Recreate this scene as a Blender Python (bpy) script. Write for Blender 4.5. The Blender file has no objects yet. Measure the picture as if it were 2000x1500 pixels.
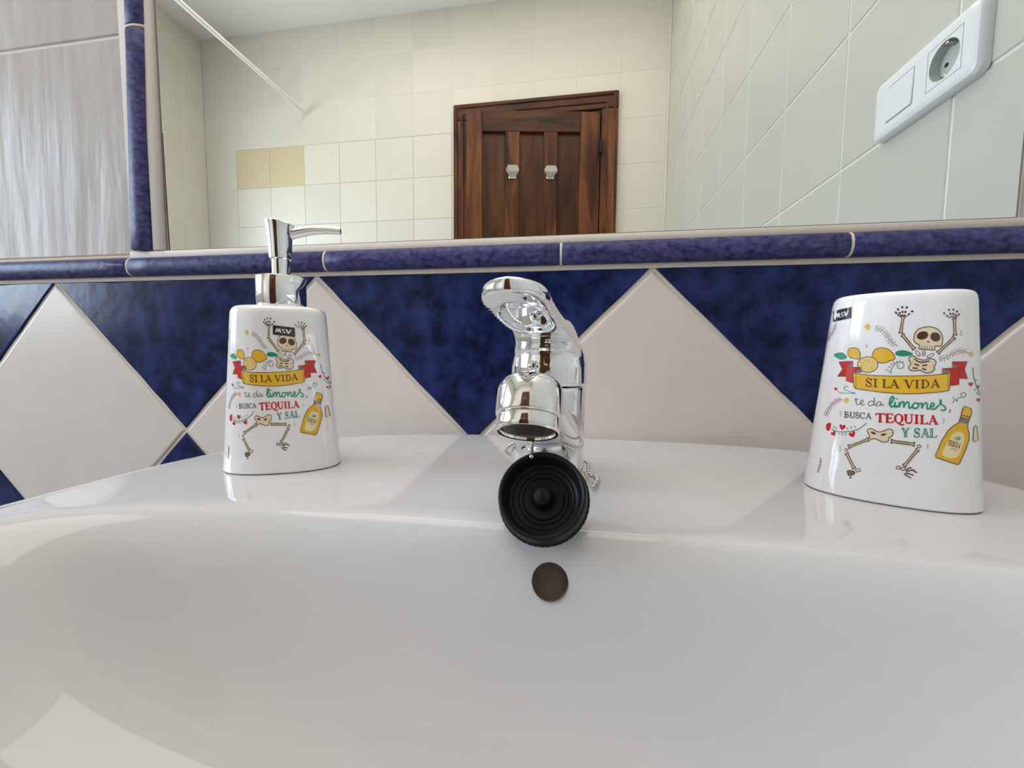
import bpy, bmesh, math, random
from mathutils import Vector, Matrix
S = bpy.context.scene
COL = S.collection
random.seed(7)

# ------------------------------------------------------------ camera
CAM = Vector((.5194, -.4106, .95))
FOC, YAW, PITCH, ROLL = 797.0, .1625, -.0726, .0082
cam = bpy.data.cameras.new('camera'); camo = bpy.data.objects.new('camera', cam); COL.objects.link(camo)
fw = Vector((-math.sin(YAW)*math.cos(PITCH), math.cos(YAW)*math.cos(PITCH), math.sin(PITCH)))
rt = Vector((math.cos(YAW), math.sin(YAW), 0)); up = rt.cross(fw)
r2 = rt*math.cos(ROLL)+up*math.sin(ROLL); u2 = -rt*math.sin(ROLL)+up*math.cos(ROLL)
m = Matrix((r2, u2, -fw)).transposed().to_4x4(); m.translation = CAM
camo.matrix_world = m
cam.sensor_width = 36; cam.lens = FOC/2000*36; cam.clip_start = .01
cam.dof.use_dof = False
S.camera = camo

# ------------------------------------------------------------ world, window light, exposure
W = bpy.data.worlds.new('world'); S.world = W; W.use_nodes = True
nt = W.node_tree; nt.nodes.clear()
out = nt.nodes.new('ShaderNodeOutputWorld'); bg = nt.nodes.new('ShaderNodeBackground')
tc = nt.nodes.new('ShaderNodeTexCoord'); sx = nt.nodes.new('ShaderNodeSeparateXYZ')
rp = nt.nodes.new('ShaderNodeValToRGB'); mr = nt.nodes.new('ShaderNodeMapRange')
nt.links.new(tc.outputs['Generated'], sx.inputs[0]); nt.links.new(sx.outputs['Z'], mr.inputs['Value'])
mr.inputs['From Min'].default_value = -1; mr.inputs['From Max'].default_value = 1
nt.links.new(mr.outputs[0], rp.inputs[0]); nt.links.new(rp.outputs[0], bg.inputs[0]); nt.links.new(bg.outputs[0], out.inputs[0])
e = rp.color_ramp.elements
e[0].position = 0; e[0].color = (.50, .55, .56, 1)        # sunlit ground
e[1].position = 1; e[1].color = (.46, .65, 1.0, 1)        # sky overhead
a = e.new(.47); a.color = (.56, .62, .64, 1)
a = e.new(.52); a.color = (.78, .92, 1.04, 1)              # bright haze at the horizon
a = e.new(.7); a.color = (.58, .78, 1.05, 1)
bg.inputs[1].default_value = 7.0
WIN = dict(x=-1.6504, y0=-1.27, y1=-.14, z0=1.02, z1=2.02)
pl = bpy.data.lights.new('window_portal', 'AREA'); pl.shape = 'RECTANGLE'; pl.size = WIN['y1']-WIN['y0']; pl.size_y = WIN['z1']-WIN['z0']
pl.cycles.is_portal = True
plo = bpy.data.objects.new('window_portal', pl); COL.objects.link(plo)
plo.location = (WIN['x']-.14, (WIN['y0']+WIN['y1'])/2, (WIN['z0']+WIN['z1'])/2)
plo.rotation_euler = (0, -math.pi/2, 0)
pl.size, pl.size_y = pl.size_y, pl.size
S.view_settings.view_transform = 'Standard'; S.view_settings.look = 'None'
S.view_settings.gamma = 1; S.view_settings.use_curve_mapping = False
S.view_settings.exposure = 1.36
# added fill light under the ceiling, not a lamp of the room
cl = bpy.data.lights.new('overhead_fill', 'AREA'); cl.shape = 'RECTANGLE'; cl.size = 1.7; cl.size_y = 1.2; cl.energy = 7.4; cl.color = (1, .92, .85)
clo = bpy.data.objects.new('overhead_fill', cl); COL.objects.link(clo); clo.location = (.05, -.70, 2.70)

# ------------------------------------------------------------ helpers
def tag(o, label=None, cat=None, group=None, kind=None):
    if label: o['label'] = label
    if cat: o['category'] = cat
    if group: o['group'] = group
    if kind: o['kind'] = kind
    return o
def mesh(name, verts, faces, mat=None, parent=None, smooth=False, mats=None, midx=None):
    me = bpy.data.meshes.new(name); me.from_pydata([tuple(v) for v in verts], [], faces); me.update()
    if mats:
        for q in mats: me.materials.append(q)
        if midx: me.polygons.foreach_set('material_index', midx)
    elif mat: me.materials.append(mat)
    if smooth: me.polygons.foreach_set('use_smooth', [True]*len(me.polygons))
    return link(name, me, parent)
def link(name, me, parent=None):
    o = bpy.data.objects.new(name, me); COL.objects.link(o)
    if parent: o.parent = parent; o.matrix_parent_inverse = parent.matrix_basis.inverted()
    return o
def bmobj(name, bm, mat, parent=None, smooth=False, angle=None):
    me = bpy.data.meshes.new(name); bm.normal_update(); bm.to_mesh(me); bm.free(); me.materials.append(mat)
    if smooth or angle: me.polygons.foreach_set('use_smooth', [True]*len(me.polygons))
    o = link(name, me, parent)
    if angle: sharp(o, angle)
    return o
def sharp(o, angle):
    me = o.data; bm = bmesh.new(); bm.from_mesh(me); a = math.radians(angle)
    for e in bm.edges:
        if len(e.link_faces) == 2 and e.calc_face_angle(0) > a: e.smooth = False
    bm.to_mesh(me); bm.free()
def empty(name, loc=(0, 0, 0), rz=0):
    o = bpy.data.objects.new(name, None); COL.objects.link(o); o.location = loc; o.rotation_euler = (0, 0, rz)
    o.empty_display_size = .02
    return o
def local(o, parent):     # child whose mesh is already in the parent's own space
    o.parent = parent; o.matrix_parent_inverse = Matrix.Identity(4); return o
def box(bm, lo, hi, bev=0, seg=2):
    r = bmesh.ops.create_cube(bm, size=1)['verts']
    for v in r: v.co = Vector([lo[i]+(v.co[i]+.5)*(hi[i]-lo[i]) for i in range(3)])
    if bev:
        es = list({e for v in r for e in v.link_edges})
        bmesh.ops.bevel(bm, geom=es, offset=bev, segments=seg, profile=.5, affect='EDGES')
def boxo(name, lo, hi, mat, parent=None, bev=0, seg=2):
    bm = bmesh.new(); box(bm, lo, hi, bev, seg); return bmobj(name, bm, mat, parent, angle=50 if bev else None)
def lathe(prof, n=64, M=None, cap0=False, cap1=False):
    """prof: (r, z) list -> verts, faces"""
    V, F = [], []
    for r, z in prof:
        for k in range(n):
            a = 2*math.pi*k/n; V.append(Vector((r*math.cos(a), r*math.sin(a), z)))
    for i in range(len(prof)-1):
        for k in range(n):
            a, b = i*n+k, i*n+(k+1) % n; F.append((a, b, b+n, a+n))
    if cap0: F.append(tuple(reversed(range(n))))
    if cap1: F.append(tuple(range((len(prof)-1)*n, len(prof)*n)))
    if M: V = [M @ v for v in V]
    return V, F
def latheo(name, prof, mat, parent=None, n=64, M=None, cap0=True, cap1=True, angle=35):
    V, F = lathe(prof, n, M, cap0, cap1); o = mesh(name, V, F, mat, parent, True); sharp(o, angle); return o
def catm(P, n=6, closed=False):
    P = [Vector(p) for p in P]; o = []; m = len(P)
    for i in range(m if closed else m-1):
        if closed: a, b, c, d = P[i-1], P[i], P[(i+1) % m], P[(i+2) % m]
        else: a, b, c, d = P[max(i-1, 0)], P[i], P[i+1], P[min(i+2, m-1)]
        for k in range(n):
            t = k/n; o.append(.5*((2*b)+(-a+c)*t+(2*a-5*b+4*c-d)*t*t+(-a+3*b-3*c+d)*t**3))
    if not closed: o.append(P[-1])
    return o

# ------------------------------------------------------------ materials
def mat(name, col, rough=.5, metal=0., coat=0., spec=.5, noise=None, bump=None, rand=0., ior=1.45):
    """noise=(scale, colour2, stretch, contrast) mottles the colour; bump=(scale, strength, distance, stretch)"""
    m = bpy.data.materials.new(name); m.use_nodes = True; n = m.node_tree.nodes; L = m.node_tree.links
    b = n['Principled BSDF']; b.inputs['Base Color'].default_value = (*col, 1); b.inputs['Roughness'].default_value = rough
    b.inputs['Metallic'].default_value = metal; b.inputs['Coat Weight'].default_value = coat; b.inputs['Coat Roughness'].default_value = .03
    b.inputs['Specular IOR Level'].default_value = spec; b.inputs['IOR'].default_value = ior
    src = None
    if noise or bump: t = n.new('ShaderNodeTexCoord')
    if noise:
        mp = n.new('ShaderNodeMapping'); mp.inputs['Scale'].default_value = noise[2]; L.new(t.outputs['Object'], mp.inputs[0])
        nz = n.new('ShaderNodeTexNoise'); nz.inputs['Scale'].default_value = noise[0]; nz.inputs['Detail'].default_value = 7; nz.inputs['Roughness'].default_value = .62
        L.new(mp.outputs[0], nz.inputs[0])
        r = n.new('ShaderNodeValToRGB'); r.color_ramp.elements[0].position = .5-noise[3]; r.color_ramp.elements[1].position = .5+noise[3]
        r.color_ramp.elements[0].color = (*col, 1); r.color_ramp.elements[1].color = (*noise[1], 1)
        L.new(nz.outputs['Fac'], r.inputs[0]); src = r.outputs[0]
        L.new(src, b.inputs['Base Color'])
    if rand:
        oi = n.new('ShaderNodeObjectInfo'); mr = n.new('ShaderNodeMapRange'); mr.inputs['To Min'].default_value = 1-rand; mr.inputs['To Max'].default_value = 1+rand*.5
        L.new(oi.outputs['Random'], mr.inputs['Value']); hv = n.new('ShaderNodeHueSaturation'); L.new(mr.outputs[0], hv.inputs['Value'])
        if src: L.new(src, hv.inputs['Color'])
        else: hv.inputs['Color'].default_value = (*col, 1)
        L.new(hv.outputs[0], b.inputs['Base Color'])
    if bump:
        mp = n.new('ShaderNodeMapping'); mp.inputs['Scale'].default_value = bump[3]; L.new(t.outputs['Object'], mp.inputs[0])
        nz = n.new('ShaderNodeTexNoise'); nz.inputs['Scale'].default_value = bump[0]; nz.inputs['Detail'].default_value = 3
        L.new(mp.outputs[0], nz.inputs[0])
        bu = n.new('ShaderNodeBump'); bu.inputs['Strength'].default_value = bump[1]; bu.inputs['Distance'].default_value = bump[2]
        L.new(nz.outputs['Fac'], bu.inputs['Height']); L.new(bu.outputs[0], b.inputs['Normal'])
        if coat: L.new(bu.outputs[0], b.inputs['Coat Normal'])
    return m
M = {}
M['white_tile'] = mat('white_tile', (.74, .665, .61), .3, spec=.2, noise=(9, (.67, .60, .555), (1, 1, 1), .25), bump=(26, .35, .0016, (1, 1, .35)), rand=.03)
M['streak_tile'] = mat('streaky_white_tile', (.53, .50, .485), .28, spec=.06, noise=(30, (.485, .45, .435), (1, .2, 1), .2), bump=(30, .8, .004, (1, .17, 1)), rand=.03)
M['blue_tile'] = mat('cobalt_tile', (.0045, .009, .031), .19, spec=.16, noise=(34, (.021, .033, .132), (1, 1, 1), .13), bump=(38, .3, .0012, (1, 1, 1)))
M['blue_trim'] = mat('cobalt_trim', (.017, .020, .085), .42, spec=.22, noise=(130, (.080, .082, .21), (1, 1, 1.6), .14), bump=(160, .5, .0007, (1, 1, 1)))
M['grout'] = mat('pale_grout', (.72, .64, .58), .8, bump=(900, .3, .0005, (1, 1, 1)))
M['grout_room'] = mat('white_grout', (.78, .76, .70), .8)
M['grout_grey'] = mat('grey_grout', (.44, .41, .35), .85)
M['cream_tile'] = mat('cream_tile', (.73, .705, .625), .3, spec=.3, noise=(7, (.70, .67, .585), (1, 1, 1), .3), bump=(40, .12, .001, (1, 1, 1)), rand=.04)
M['cream_tile_shaded'] = mat('cream_tile_right_shaded', (.60, .60, .545), .3, spec=.3, noise=(7, (.575, .57, .51), (1, 1, 1), .3), bump=(40, .12, .001, (1, 1, 1)), rand=.03)  # same cream tile, the right wall's weaker, whiter light put into its colour
M['tan_tile'] = mat('tan_tile', (.66, .57, .38), .3, noise=(9, (.62, .53, .35), (1, 1, 1), .3))
M['plaster'] = mat('white_plaster', (.88, .865, .83), .9, bump=(60, .1, .001, (1, 1, 1)))
M['floor'] = mat('floor_tile', (.50, .46, .40), .35, noise=(5, (.44, .40, .35), (1, 1, 1), .3))
M['ceramic'] = mat('sanitary_ceramic', (.61, .60, .61), .05, spec=.36, ior=1.5)
M['glaze'] = mat('white_glaze', (.88, .865, .885), .1, coat=.6)
M['chrome'] = mat('chrome', (.86, .87, .89), .035, 1.0)
M['chrome_worn'] = mat('limescaled_chrome', (.84, .84, .85), .06, 1.0, noise=(120, (.80, .79, .76), (1, 1, 1), .2))
M['mirror'] = mat('mirror_silver', (.90, .915, .89), .0, 1.0)
M['mirror_edge'] = mat('mirror_edge_green', (.20, .25, .22), .15, spec=.6)
M['dark'] = mat('dark_brown', (.03, .022, .02), .6)
M['rubber'] = mat('black_rubber', (.008, .009, .011), .42, spec=.2, noise=(60, (.012, .011, .008), (1, 1, 1), .2), bump=(300, .25, .0003, (1, 1, 1)))
M['mesh_grey'] = mat('aerator_mesh', (.16, .15, .15), .45, .6)
M['plastic'] = mat('white_plastic', (.80, .83, .86), .28, spec=.5)
M['plastic_shade'] = mat('grey_plastic', (.50, .55, .53), .35)
M['pin'] = mat('nickel', (.55, .52, .45), .3, 1.)
M['iron'] = mat('dark_iron', (.02, .018, .018), .5, .5)
M['overflow'] = mat('overflow_brown', (.20, .145, .125), .6)
M['rod'] = mat('white_enamel_rod', (.85, .84, .80), .3)
M['red'] = mat('red_mark', (.5, .02, .02), .4); M['bluedot'] = mat('blue_mark', (.01, .03, .25), .4)
M['frame'] = mat('window_frame_white', (.8, .8, .78), .4)
def wood(name, c1, c2, c3, vert=True):
    m = bpy.data.materials.new(name); m.use_nodes = True; n = m.node_tree.nodes; L = m.node_tree.links; b = n['Principled BSDF']
    t = n.new('ShaderNodeTexCoord'); mp = n.new('ShaderNodeMapping'); mp.inputs['Scale'].default_value = (14, 14, 1.6) if vert else (1.6, 14, 14)
    L.new(t.outputs['Object'], mp.inputs[0]); nz = n.new('ShaderNodeTexNoise'); nz.inputs['Scale'].default_value = 1.3; nz.inputs['Detail'].default_value = 5; nz.inputs['Distortion'].default_value = 1.1
    L.new(mp.outputs[0], nz.inputs[0]); r = n.new('ShaderNodeValToRGB'); e = r.color_ramp.elements
    e[0].position = .30; e[0].color = (*c1, 1); e[1].position = .68; e[1].color = (*c3, 1); q = e.new(.48); q.color = (*c2, 1)
    L.new(nz.outputs['Fac'], r.inputs[0]); L.new(r.outputs[0], b.inputs['Base Color']); b.inputs['Roughness'].default_value = .45; b.inputs['Specular IOR Level'].default_value = .25
    return m
M['wood'] = wood('stained_pine', (.018, .006, .0025), (.085, .026, .008), (.19, .068, .019))
M['woodh'] = wood('stained_pine_cross', (.020, .007, .003), (.062, .019, .007), (.12, .042, .013), False)
M['panel'] = wood('pine_panel', (.022, .009, .003), (.058, .021, .006), (.105, .040, .011))
g = bpy.data.materials.new('window_glass'); g.use_nodes = True; gn = g.node_tree.nodes; gn.clear()
o_ = gn.new('ShaderNodeOutputMaterial'); mx = gn.new('ShaderNodeMixShader'); tr = gn.new('ShaderNodeBsdfTransparent'); gl = gn.new('ShaderNodeBsdfGlossy')
gl.inputs['Roughness'].default_value = .02; mx.inputs[0].default_value = .06
g.node_tree.links.new(tr.outputs[0], mx.inputs[1]); g.node_tree.links.new(gl.outputs[0], mx.inputs[2]); g.node_tree.links.new(mx.outputs[0], o_.inputs[0])
M['glass'] = g

# ------------------------------------------------------------ room shell
XL, XR, YB, ZC = -1.6504, .9226, -1.7368, 2.722        # left/right wall faces, back wall face, ceiling
DOOR = (-.075, .605, 0., 2.15)                          # x0 x1 z0 z1 of the doorway
def wallobj(name, boxes, m):
    bm = bmesh.new()
    for lo, hi in boxes: box(bm, lo, hi)
    o = bmobj(name, bm, m); return tag(o, kind='structure')
TH = .0045                                              # tile thickness, grout lies 1.3 mm below the faces
floor = wallobj('floor', [((XL-.3, YB-.1, -.1), (XR+.1, .12, 0))], M['floor'])
ceiling = wallobj('ceiling', [((XL-.3, YB-.1, ZC), (XR+.1, .12, ZC+.1))], M['plaster'])
wf = wallobj('wall_front', [((XL-.25, .0013, 0), (XR+.1, .12, ZC))], M['grout'])
wb = wallobj('wall_back', [((XL-.25, YB-.1, 0), (DOOR[0], YB-.0013, ZC)), ((DOOR[1], YB-.1, 0), (XR+.1, YB-.0013, ZC)), ((DOOR[0], YB-.1, DOOR[3]), (DOOR[1], YB-.0013, ZC))], M['grout_room'])
wr = wallobj('wall_right', [((XR+.0013, YB, 0), (XR+.1, .0, ZC))], M['grout_room'])
WY0, WY1, WZ0, WZ1 = WIN['y0'], WIN['y1'], WIN['z0'], WIN['z1']
wl = wallobj('wall_left', [((XL-.25, YB, 0), (XL-.0013, 0, WZ0)), ((XL-.25, YB, WZ1), (XL-.0013, 0, ZC)),
                           ((XL-.25, YB, WZ0), (XL-.0013, WY0, WZ1)), ((XL-.25, WY1, WZ0), (XL-.0013, 0, WZ1))], M['grout_room'])
# dim passage behind the door
hall = wallobj('wall_passage', [((DOOR[0]-.3, YB-1.0, 0), (DOOR[1]+.3, YB-.95, 2.5)), ((DOOR[0]-.35, YB-1.0, 0), (DOOR[0]-.3, YB-.1, 2.5)), ((DOOR[1]+.3, YB-1.0, 0), (DOOR[1]+.35, YB-.1, 2.5)),
                                ((DOOR[0]-.35, YB-1.0, 2.5), (DOOR[1]+.35, YB-.1, 2.55)), ((DOOR[0]-.35, YB-1.0, -.05), (DOOR[1]+.35, YB-.1, 0))], M['plaster'])

def sub_rect(r, h):
    """rectangle r minus hole h, both (u0,u1,v0,v1)"""
    u0, u1, v0, v1 = r; a0, a1, b0, b1 = h
    if a0 >= u1 or a1 <= u0 or b0 >= v1 or b1 <= v0: return [r]
    o = []
    if a0 > u0: o.append((u0, a0, v0, v1))
    if a1 < u1: o.append((a1, u1, v0, v1))
    m0, m1 = max(u0, a0), min(u1, a1)
    if b0 > v0: o.append((m0, m1, v0, b0))
    if b1 < v1: o.append((m0, m1, b1, v1))
    return o
CACHE = {}
def rect_tile(w, h, m, th=TH, bev=.0016):
    key = (round(w, 4), round(h, 4), m.name)
    if key in CACHE: return CACHE[key]
    b = min(bev, w/4, h/4); V = []
    for du, z in ((0, 0), (0, th-b*.6), (b, th)):
        V += [(-w/2+du, -h/2+du, z), (w/2-du, -h/2+du, z), (w/2-du, h/2-du, z), (-w/2+du, h/2-du, z)]
    F = [(3, 2, 1, 0), (8, 9, 10, 11)]
    for r in (0, 4):
        for k in range(4): F.append((r+k, r+(k+1) % 4, r+4+(k+1) % 4, r+4+k))
    me = bpy.data.meshes.new('tile'); me.from_pydata(V, [], F); me.materials.append(m); CACHE[key] = me
    return me
def tile_wall(parent, origin, U, N, u_off, su, v_off, sv, rect, holes, m, g=.0024, special=None, name='tile'):
    """square tiles on a plane: U horizontal direction, z vertical, N outward normal"""
    U, N = Vector(U), Vector(N); Z = Vector((0, 0, 1))
    R = Matrix((U, Z, N)).transposed()
    if R.determinant() < 0: R = Matrix((-U, Z, N)).transposed()
    i0 = math.floor((rect[0]-u_off)/su); i1 = math.ceil((rect[1]-u_off)/su)
    j0 = math.floor((rect[2]-v_off)/sv); j1 = math.ceil((rect[3]-v_off)/sv)
    for i in range(i0, i1):
        for j in range(j0, j1):
            c = (max(u_off+i*su+g/2, rect[0]), min(u_off+(i+1)*su-g/2, rect[1]), max(v_off+j*sv+g/2, rect[2]), min(v_off+(j+1)*sv-g/2, rect[3]))
            pcs = [c]
            for h in holes: pcs = [q for p in pcs for q in sub_rect(p, h)]
            for u0, u1, v0, v1 in pcs:
                if u1-u0 < .008 or v1-v0 < .008: continue
                mm = special(i, j) if special else None
                o = bpy.data.objects.new(name, rect_tile(u1-u0, v1-v0, mm or m)); COL.objects.link(o)
                M4 = R.to_4x4(); M4.translation = Vector(origin)+U*((u0+u1)/2)+Z*((v0+v1)/2)-N*(TH-.0)
                o.matrix_world = M4; o.parent = parent; o.matrix_parent_inverse = Matrix.Identity(4)
# back wall: u = x
BX, BW, BZ, BH = -1.4494, .2146, 2.1026, .2157
tile_wall(wb, (0, YB, 0), (1, 0, 0), (0, 1, 0), BX, BW, BZ, BH, (XL, XR, 0, ZC), [(-.147, .684, 0, 2.229)], M['cream_tile'],
          special=lambda i, j: M['tan_tile'] if j == -1 and i in (0, 1) else None)
bm = bmesh.new(); box(bm, (BX-.001, YB-.0018, 1.0), (-.147, YB-.0009, BZ+.001)); o = bmobj('grout_panel', bm, M['grout_grey'], wb)
# right wall: u = -y
tile_wall(wr, (XR, 0, 0), (0, -1, 0), (-1, 0, 0), .3409, .2, 1.4488, .2043, (0, -YB, 0, ZC), [], M['cream_tile_shaded'], g=.0034)
# left wall: u = -y, window opening left free
tile_wall(wl, (XL, 0, 0), (0, -1, 0), (1, 0, 0), .1, .2146, BZ, BH, (0, -YB, 0, ZC), [(-WY1, -WY0, WZ0, WZ1)], M['cream_tile'])
# window in the left wall: frame, two sashes with a pane each, sill
wn = empty('window_1', (XL-.19, (WY0+WY1)/2, WZ0)); tag(wn, kind='structure')
def fr(name, y0, y1, z0, z1, t, x0, x1, mt, parent):
    bm = bmesh.new()
    box(bm, (x0, y0, z0), (x1, y1, z0+t)); box(bm, (x0, y0, z1-t), (x1, y1, z1))
    box(bm, (x0, y0, z0+t), (x1, y0+t, z1-t)); box(bm, (x0, y1-t, z0+t), (x1, y1, z1-t))
    return bmobj(name, bm, mt, parent)
fr('window_frame', WY0, WY1, WZ0, WZ1, .035, XL-.22, XL-.16, M['frame'], wn)
ym = (WY0+WY1)/2
for a, b in ((WY0+.036, ym-.001), (ym+.001, WY1-.036)):
    s = fr('window_sash', a, b, WZ0+.036, WZ1-.036, .04, XL-.205, XL-.17, M['frame'], wn)
    boxo('pane', (XL-.189, a+.04, WZ0+.076), (XL-.186, b-.04, WZ1-.076), M['glass'], s)
boxo('window_sill', (XL-.16, WY0, WZ0), (XL+.0, WY1, WZ0+.012), M['plaster'], wn)

# ------------------------------------------------------------ door ajar in the back wall, hinged on the window-far side
dr = empty('door_1', (.604, YB, 0)); tag(dr, kind='structure')
cz, cw, ct = 2.229, .080, .022
x0, x1 = -.147, .684
def casing(name, lo, hi, mt):
    bm = bmesh.new(); box(bm, lo, hi, .003, 1); return bmobj(name, bm, mt, dr, angle=40)
for nm, lo, hi, mt in (('casing', (x0, YB, 0), (x0+cw-.002, YB+ct, cz-cw), M['wood']), ('casing', (x1-cw, YB, 0), (x1, YB+ct, cz-cw), M['wood']),
                   ('lintel_casing', (x0, YB, cz-cw), (x1, YB+ct, cz), M['woodh'])):
    casing(nm, lo, hi, mt)
    # raised beads of the moulding
for lo, hi, mt in (((x0+.012, YB+ct, 0), (x0+.022, YB+ct+.005, cz-.012), M['wood']), ((x0+.05, YB+ct, 0), (x0+.056, YB+ct+.004, cz-.05), M['wood']),
                   ((x1-.022, YB+ct, 0), (x1-.012, YB+ct+.005, cz-.012), M['wood']), ((x1-.056, YB+ct, 0), (x1-.05, YB+ct+.004, cz-.05), M['wood']),
                   ((x0+.022, YB+ct, cz-.022), (x1-.022, YB+ct+.005, cz-.012), M['woodh']), ((x0+.056, YB+ct, cz-.056), (x1-.056, YB+ct+.004, cz-.05), M['woodh'])):
    boxo('bead', lo, hi, mt, dr, .0015, 1)
boxo('jamb', (DOOR[0]-.0, YB-.1, 0), (DOOR[0]+.02, YB, 2.149), M['wood'], dr)
boxo('jamb', (DOOR[1]-.006, YB-.1, 0), (DOOR[1], YB-.045, 2.149), M['wood'], dr)
leaf = empty('door_leaf', (.602, YB+.004, 0), 0); leaf.parent = dr; leaf.matrix_parent_inverse = dr.matrix_basis.inverted()
# leaf space: x from -.66 (free edge) to 0 (hinge), y 0 (room face) to -.04
def lp(name, lo, hi, mt, bev=.002):
    bm = bmesh.new(); box(bm, lo, hi, bev, 1); o = bmobj(name, bm, mt, angle=40); return local(o, leaf)
LT = 2.144; W0 = -.662
lp('stile', (W0, -.04, .01), (W0+.078, 0, LT), M['wood']); lp('stile', (-.10, -.04, .01), (-.002, 0, LT), M['wood'])
lp('top_rail', (W0+.078, -.04, LT-.098), (-.10, 0, LT), M['woodh']); lp('middle_rail', (W0+.078, -.04, .95), (-.10, 0, 1.1), M['woodh']); lp('bottom_rail', (W0+.078, -.04, .01), (-.10, 0, .2), M['woodh'])
for z0, z1 in ((1.1, LT-.098), (.2, .95)):
    lp('mullion', (W0+.193, -.04, z0), (W0+.262, 0, z1), M['wood']); lp('mullion', (W0+.383, -.04, z0), (W0+.450, 0, z1), M['wood'])
    for a, b in ((.078, .193), (.262, .383), (.450, .562)):
        p = lp('door_panel', (W0+a, -.03, z0), (W0+b, -.017, z1), M['panel'], 0)
lp('hinge', (-.007, -.002, 1.936), (.005, .030, 2.0), M['iron'], .002); lp('hinge', (-.004, -.004, .25), (.006, .012, .32), M['iron'], .002)
leaf.rotation_euler = (0, 0, -math.radians(9.7))
# two chrome coat hooks on the mullions
def hook(label, px):
    r = empty('coat_hook', (0, 0, 0)); tag(r, label, 'hook', 'chrome coat hooks on the door')
    Ml = Matrix.Translation(Vector((.602, YB+.004, 0))) @ Matrix.Rotation(-math.radians(9.7), 4, 'Z') @ Matrix.Translation(Vector((px, .0, 1.848)))
    r.matrix_world = Ml
    bm = bmesh.new(); box(bm, (-.019, .0005, -.030), (.019, .006, .002), .0015, 1)
    local(bmobj('back_plate', bm, M['chrome'], angle=40), r)
    V = [(-.010, .006, -.026), (.010, .006, -.026), (.010, .006, -.010), (-.010, .006, -.010), (-.031, .034, -.006), (.031, .034, -.006), (.031, .034, .006), (-.031, .034, .006), (-.021, .040, .020), (.021, .040, .020), (.021, .012, .020), (-.021, .012, .020)]
    F = [(0, 1, 5, 4), (1, 2, 6, 5), (3, 0, 4, 7), (4, 5, 9, 8) , (7, 11, 10, 6), (2, 3, 7, 6), (8, 9, 10, 11), (3, 2, 1, 0), (5, 6, 10, 9), (7, 4, 8, 11)]
    local(mesh('hook_head', V, F, M['chrome']), r)
hook('chrome coat hook on the left mullion of the brown door, seen in the mirror', W0+.228)
hook('chrome coat hook on the mullion nearer the door hinge, seen in the mirror', W0+.416)

# ------------------------------------------------------------ shower rod
zr = 2.268
def tube(name, P, r, mt, parent=None, n=16, caps=True, taper=None):
    P = [Vector(p) for p in P]; V, F = [], []
    for i, p in enumerate(P):
        t = (P[min(i+1, len(P)-1)]-P[max(i-1, 0)]).normalized()
        a = Vector((0, 0, 1)) if abs(t.z) < .9 else Vector((1, 0, 0)); s = t.cross(a).normalized(); q = s.cross(t)
        rr = r if taper is None else r+(taper-r)*i/(len(P)-1)
        for k in range(n):
            c = 2*math.pi*k/n; V.append(p+s*rr*math.cos(c)+q*rr*math.sin(c))
    for i in range(len(P)-1):
        for k in range(n): F.append((i*n+k, i*n+(k+1) % n, (i+1)*n+(k+1) % n, (i+1)*n+k))
    if caps: F += [tuple(reversed(range(n))), tuple(range((len(P)-1)*n, len(P)*n))]
    o = mesh(name, V, F, mt, parent, True); sharp(o, 40); return o
ro = empty('curtain_rod', (-1.0, YB, zr)); tag(ro, 'thin white shower curtain rod running high across the room, seen in the mirror', 'curtain rod')
tube('rod', [(-1.0001, YB+.004, zr), (-.9908+.0, -.0035, zr)], .0095, M['rod'], ro)
tube('flange', [(-1.0001, YB+.0, zr), (-1.0001, YB+.006, zr)], .013, M['rod'], ro)
tube('flange', [(-.9908, -.0001, zr), (-.9908, -.010, zr)], .017, M['rod'], ro)

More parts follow.
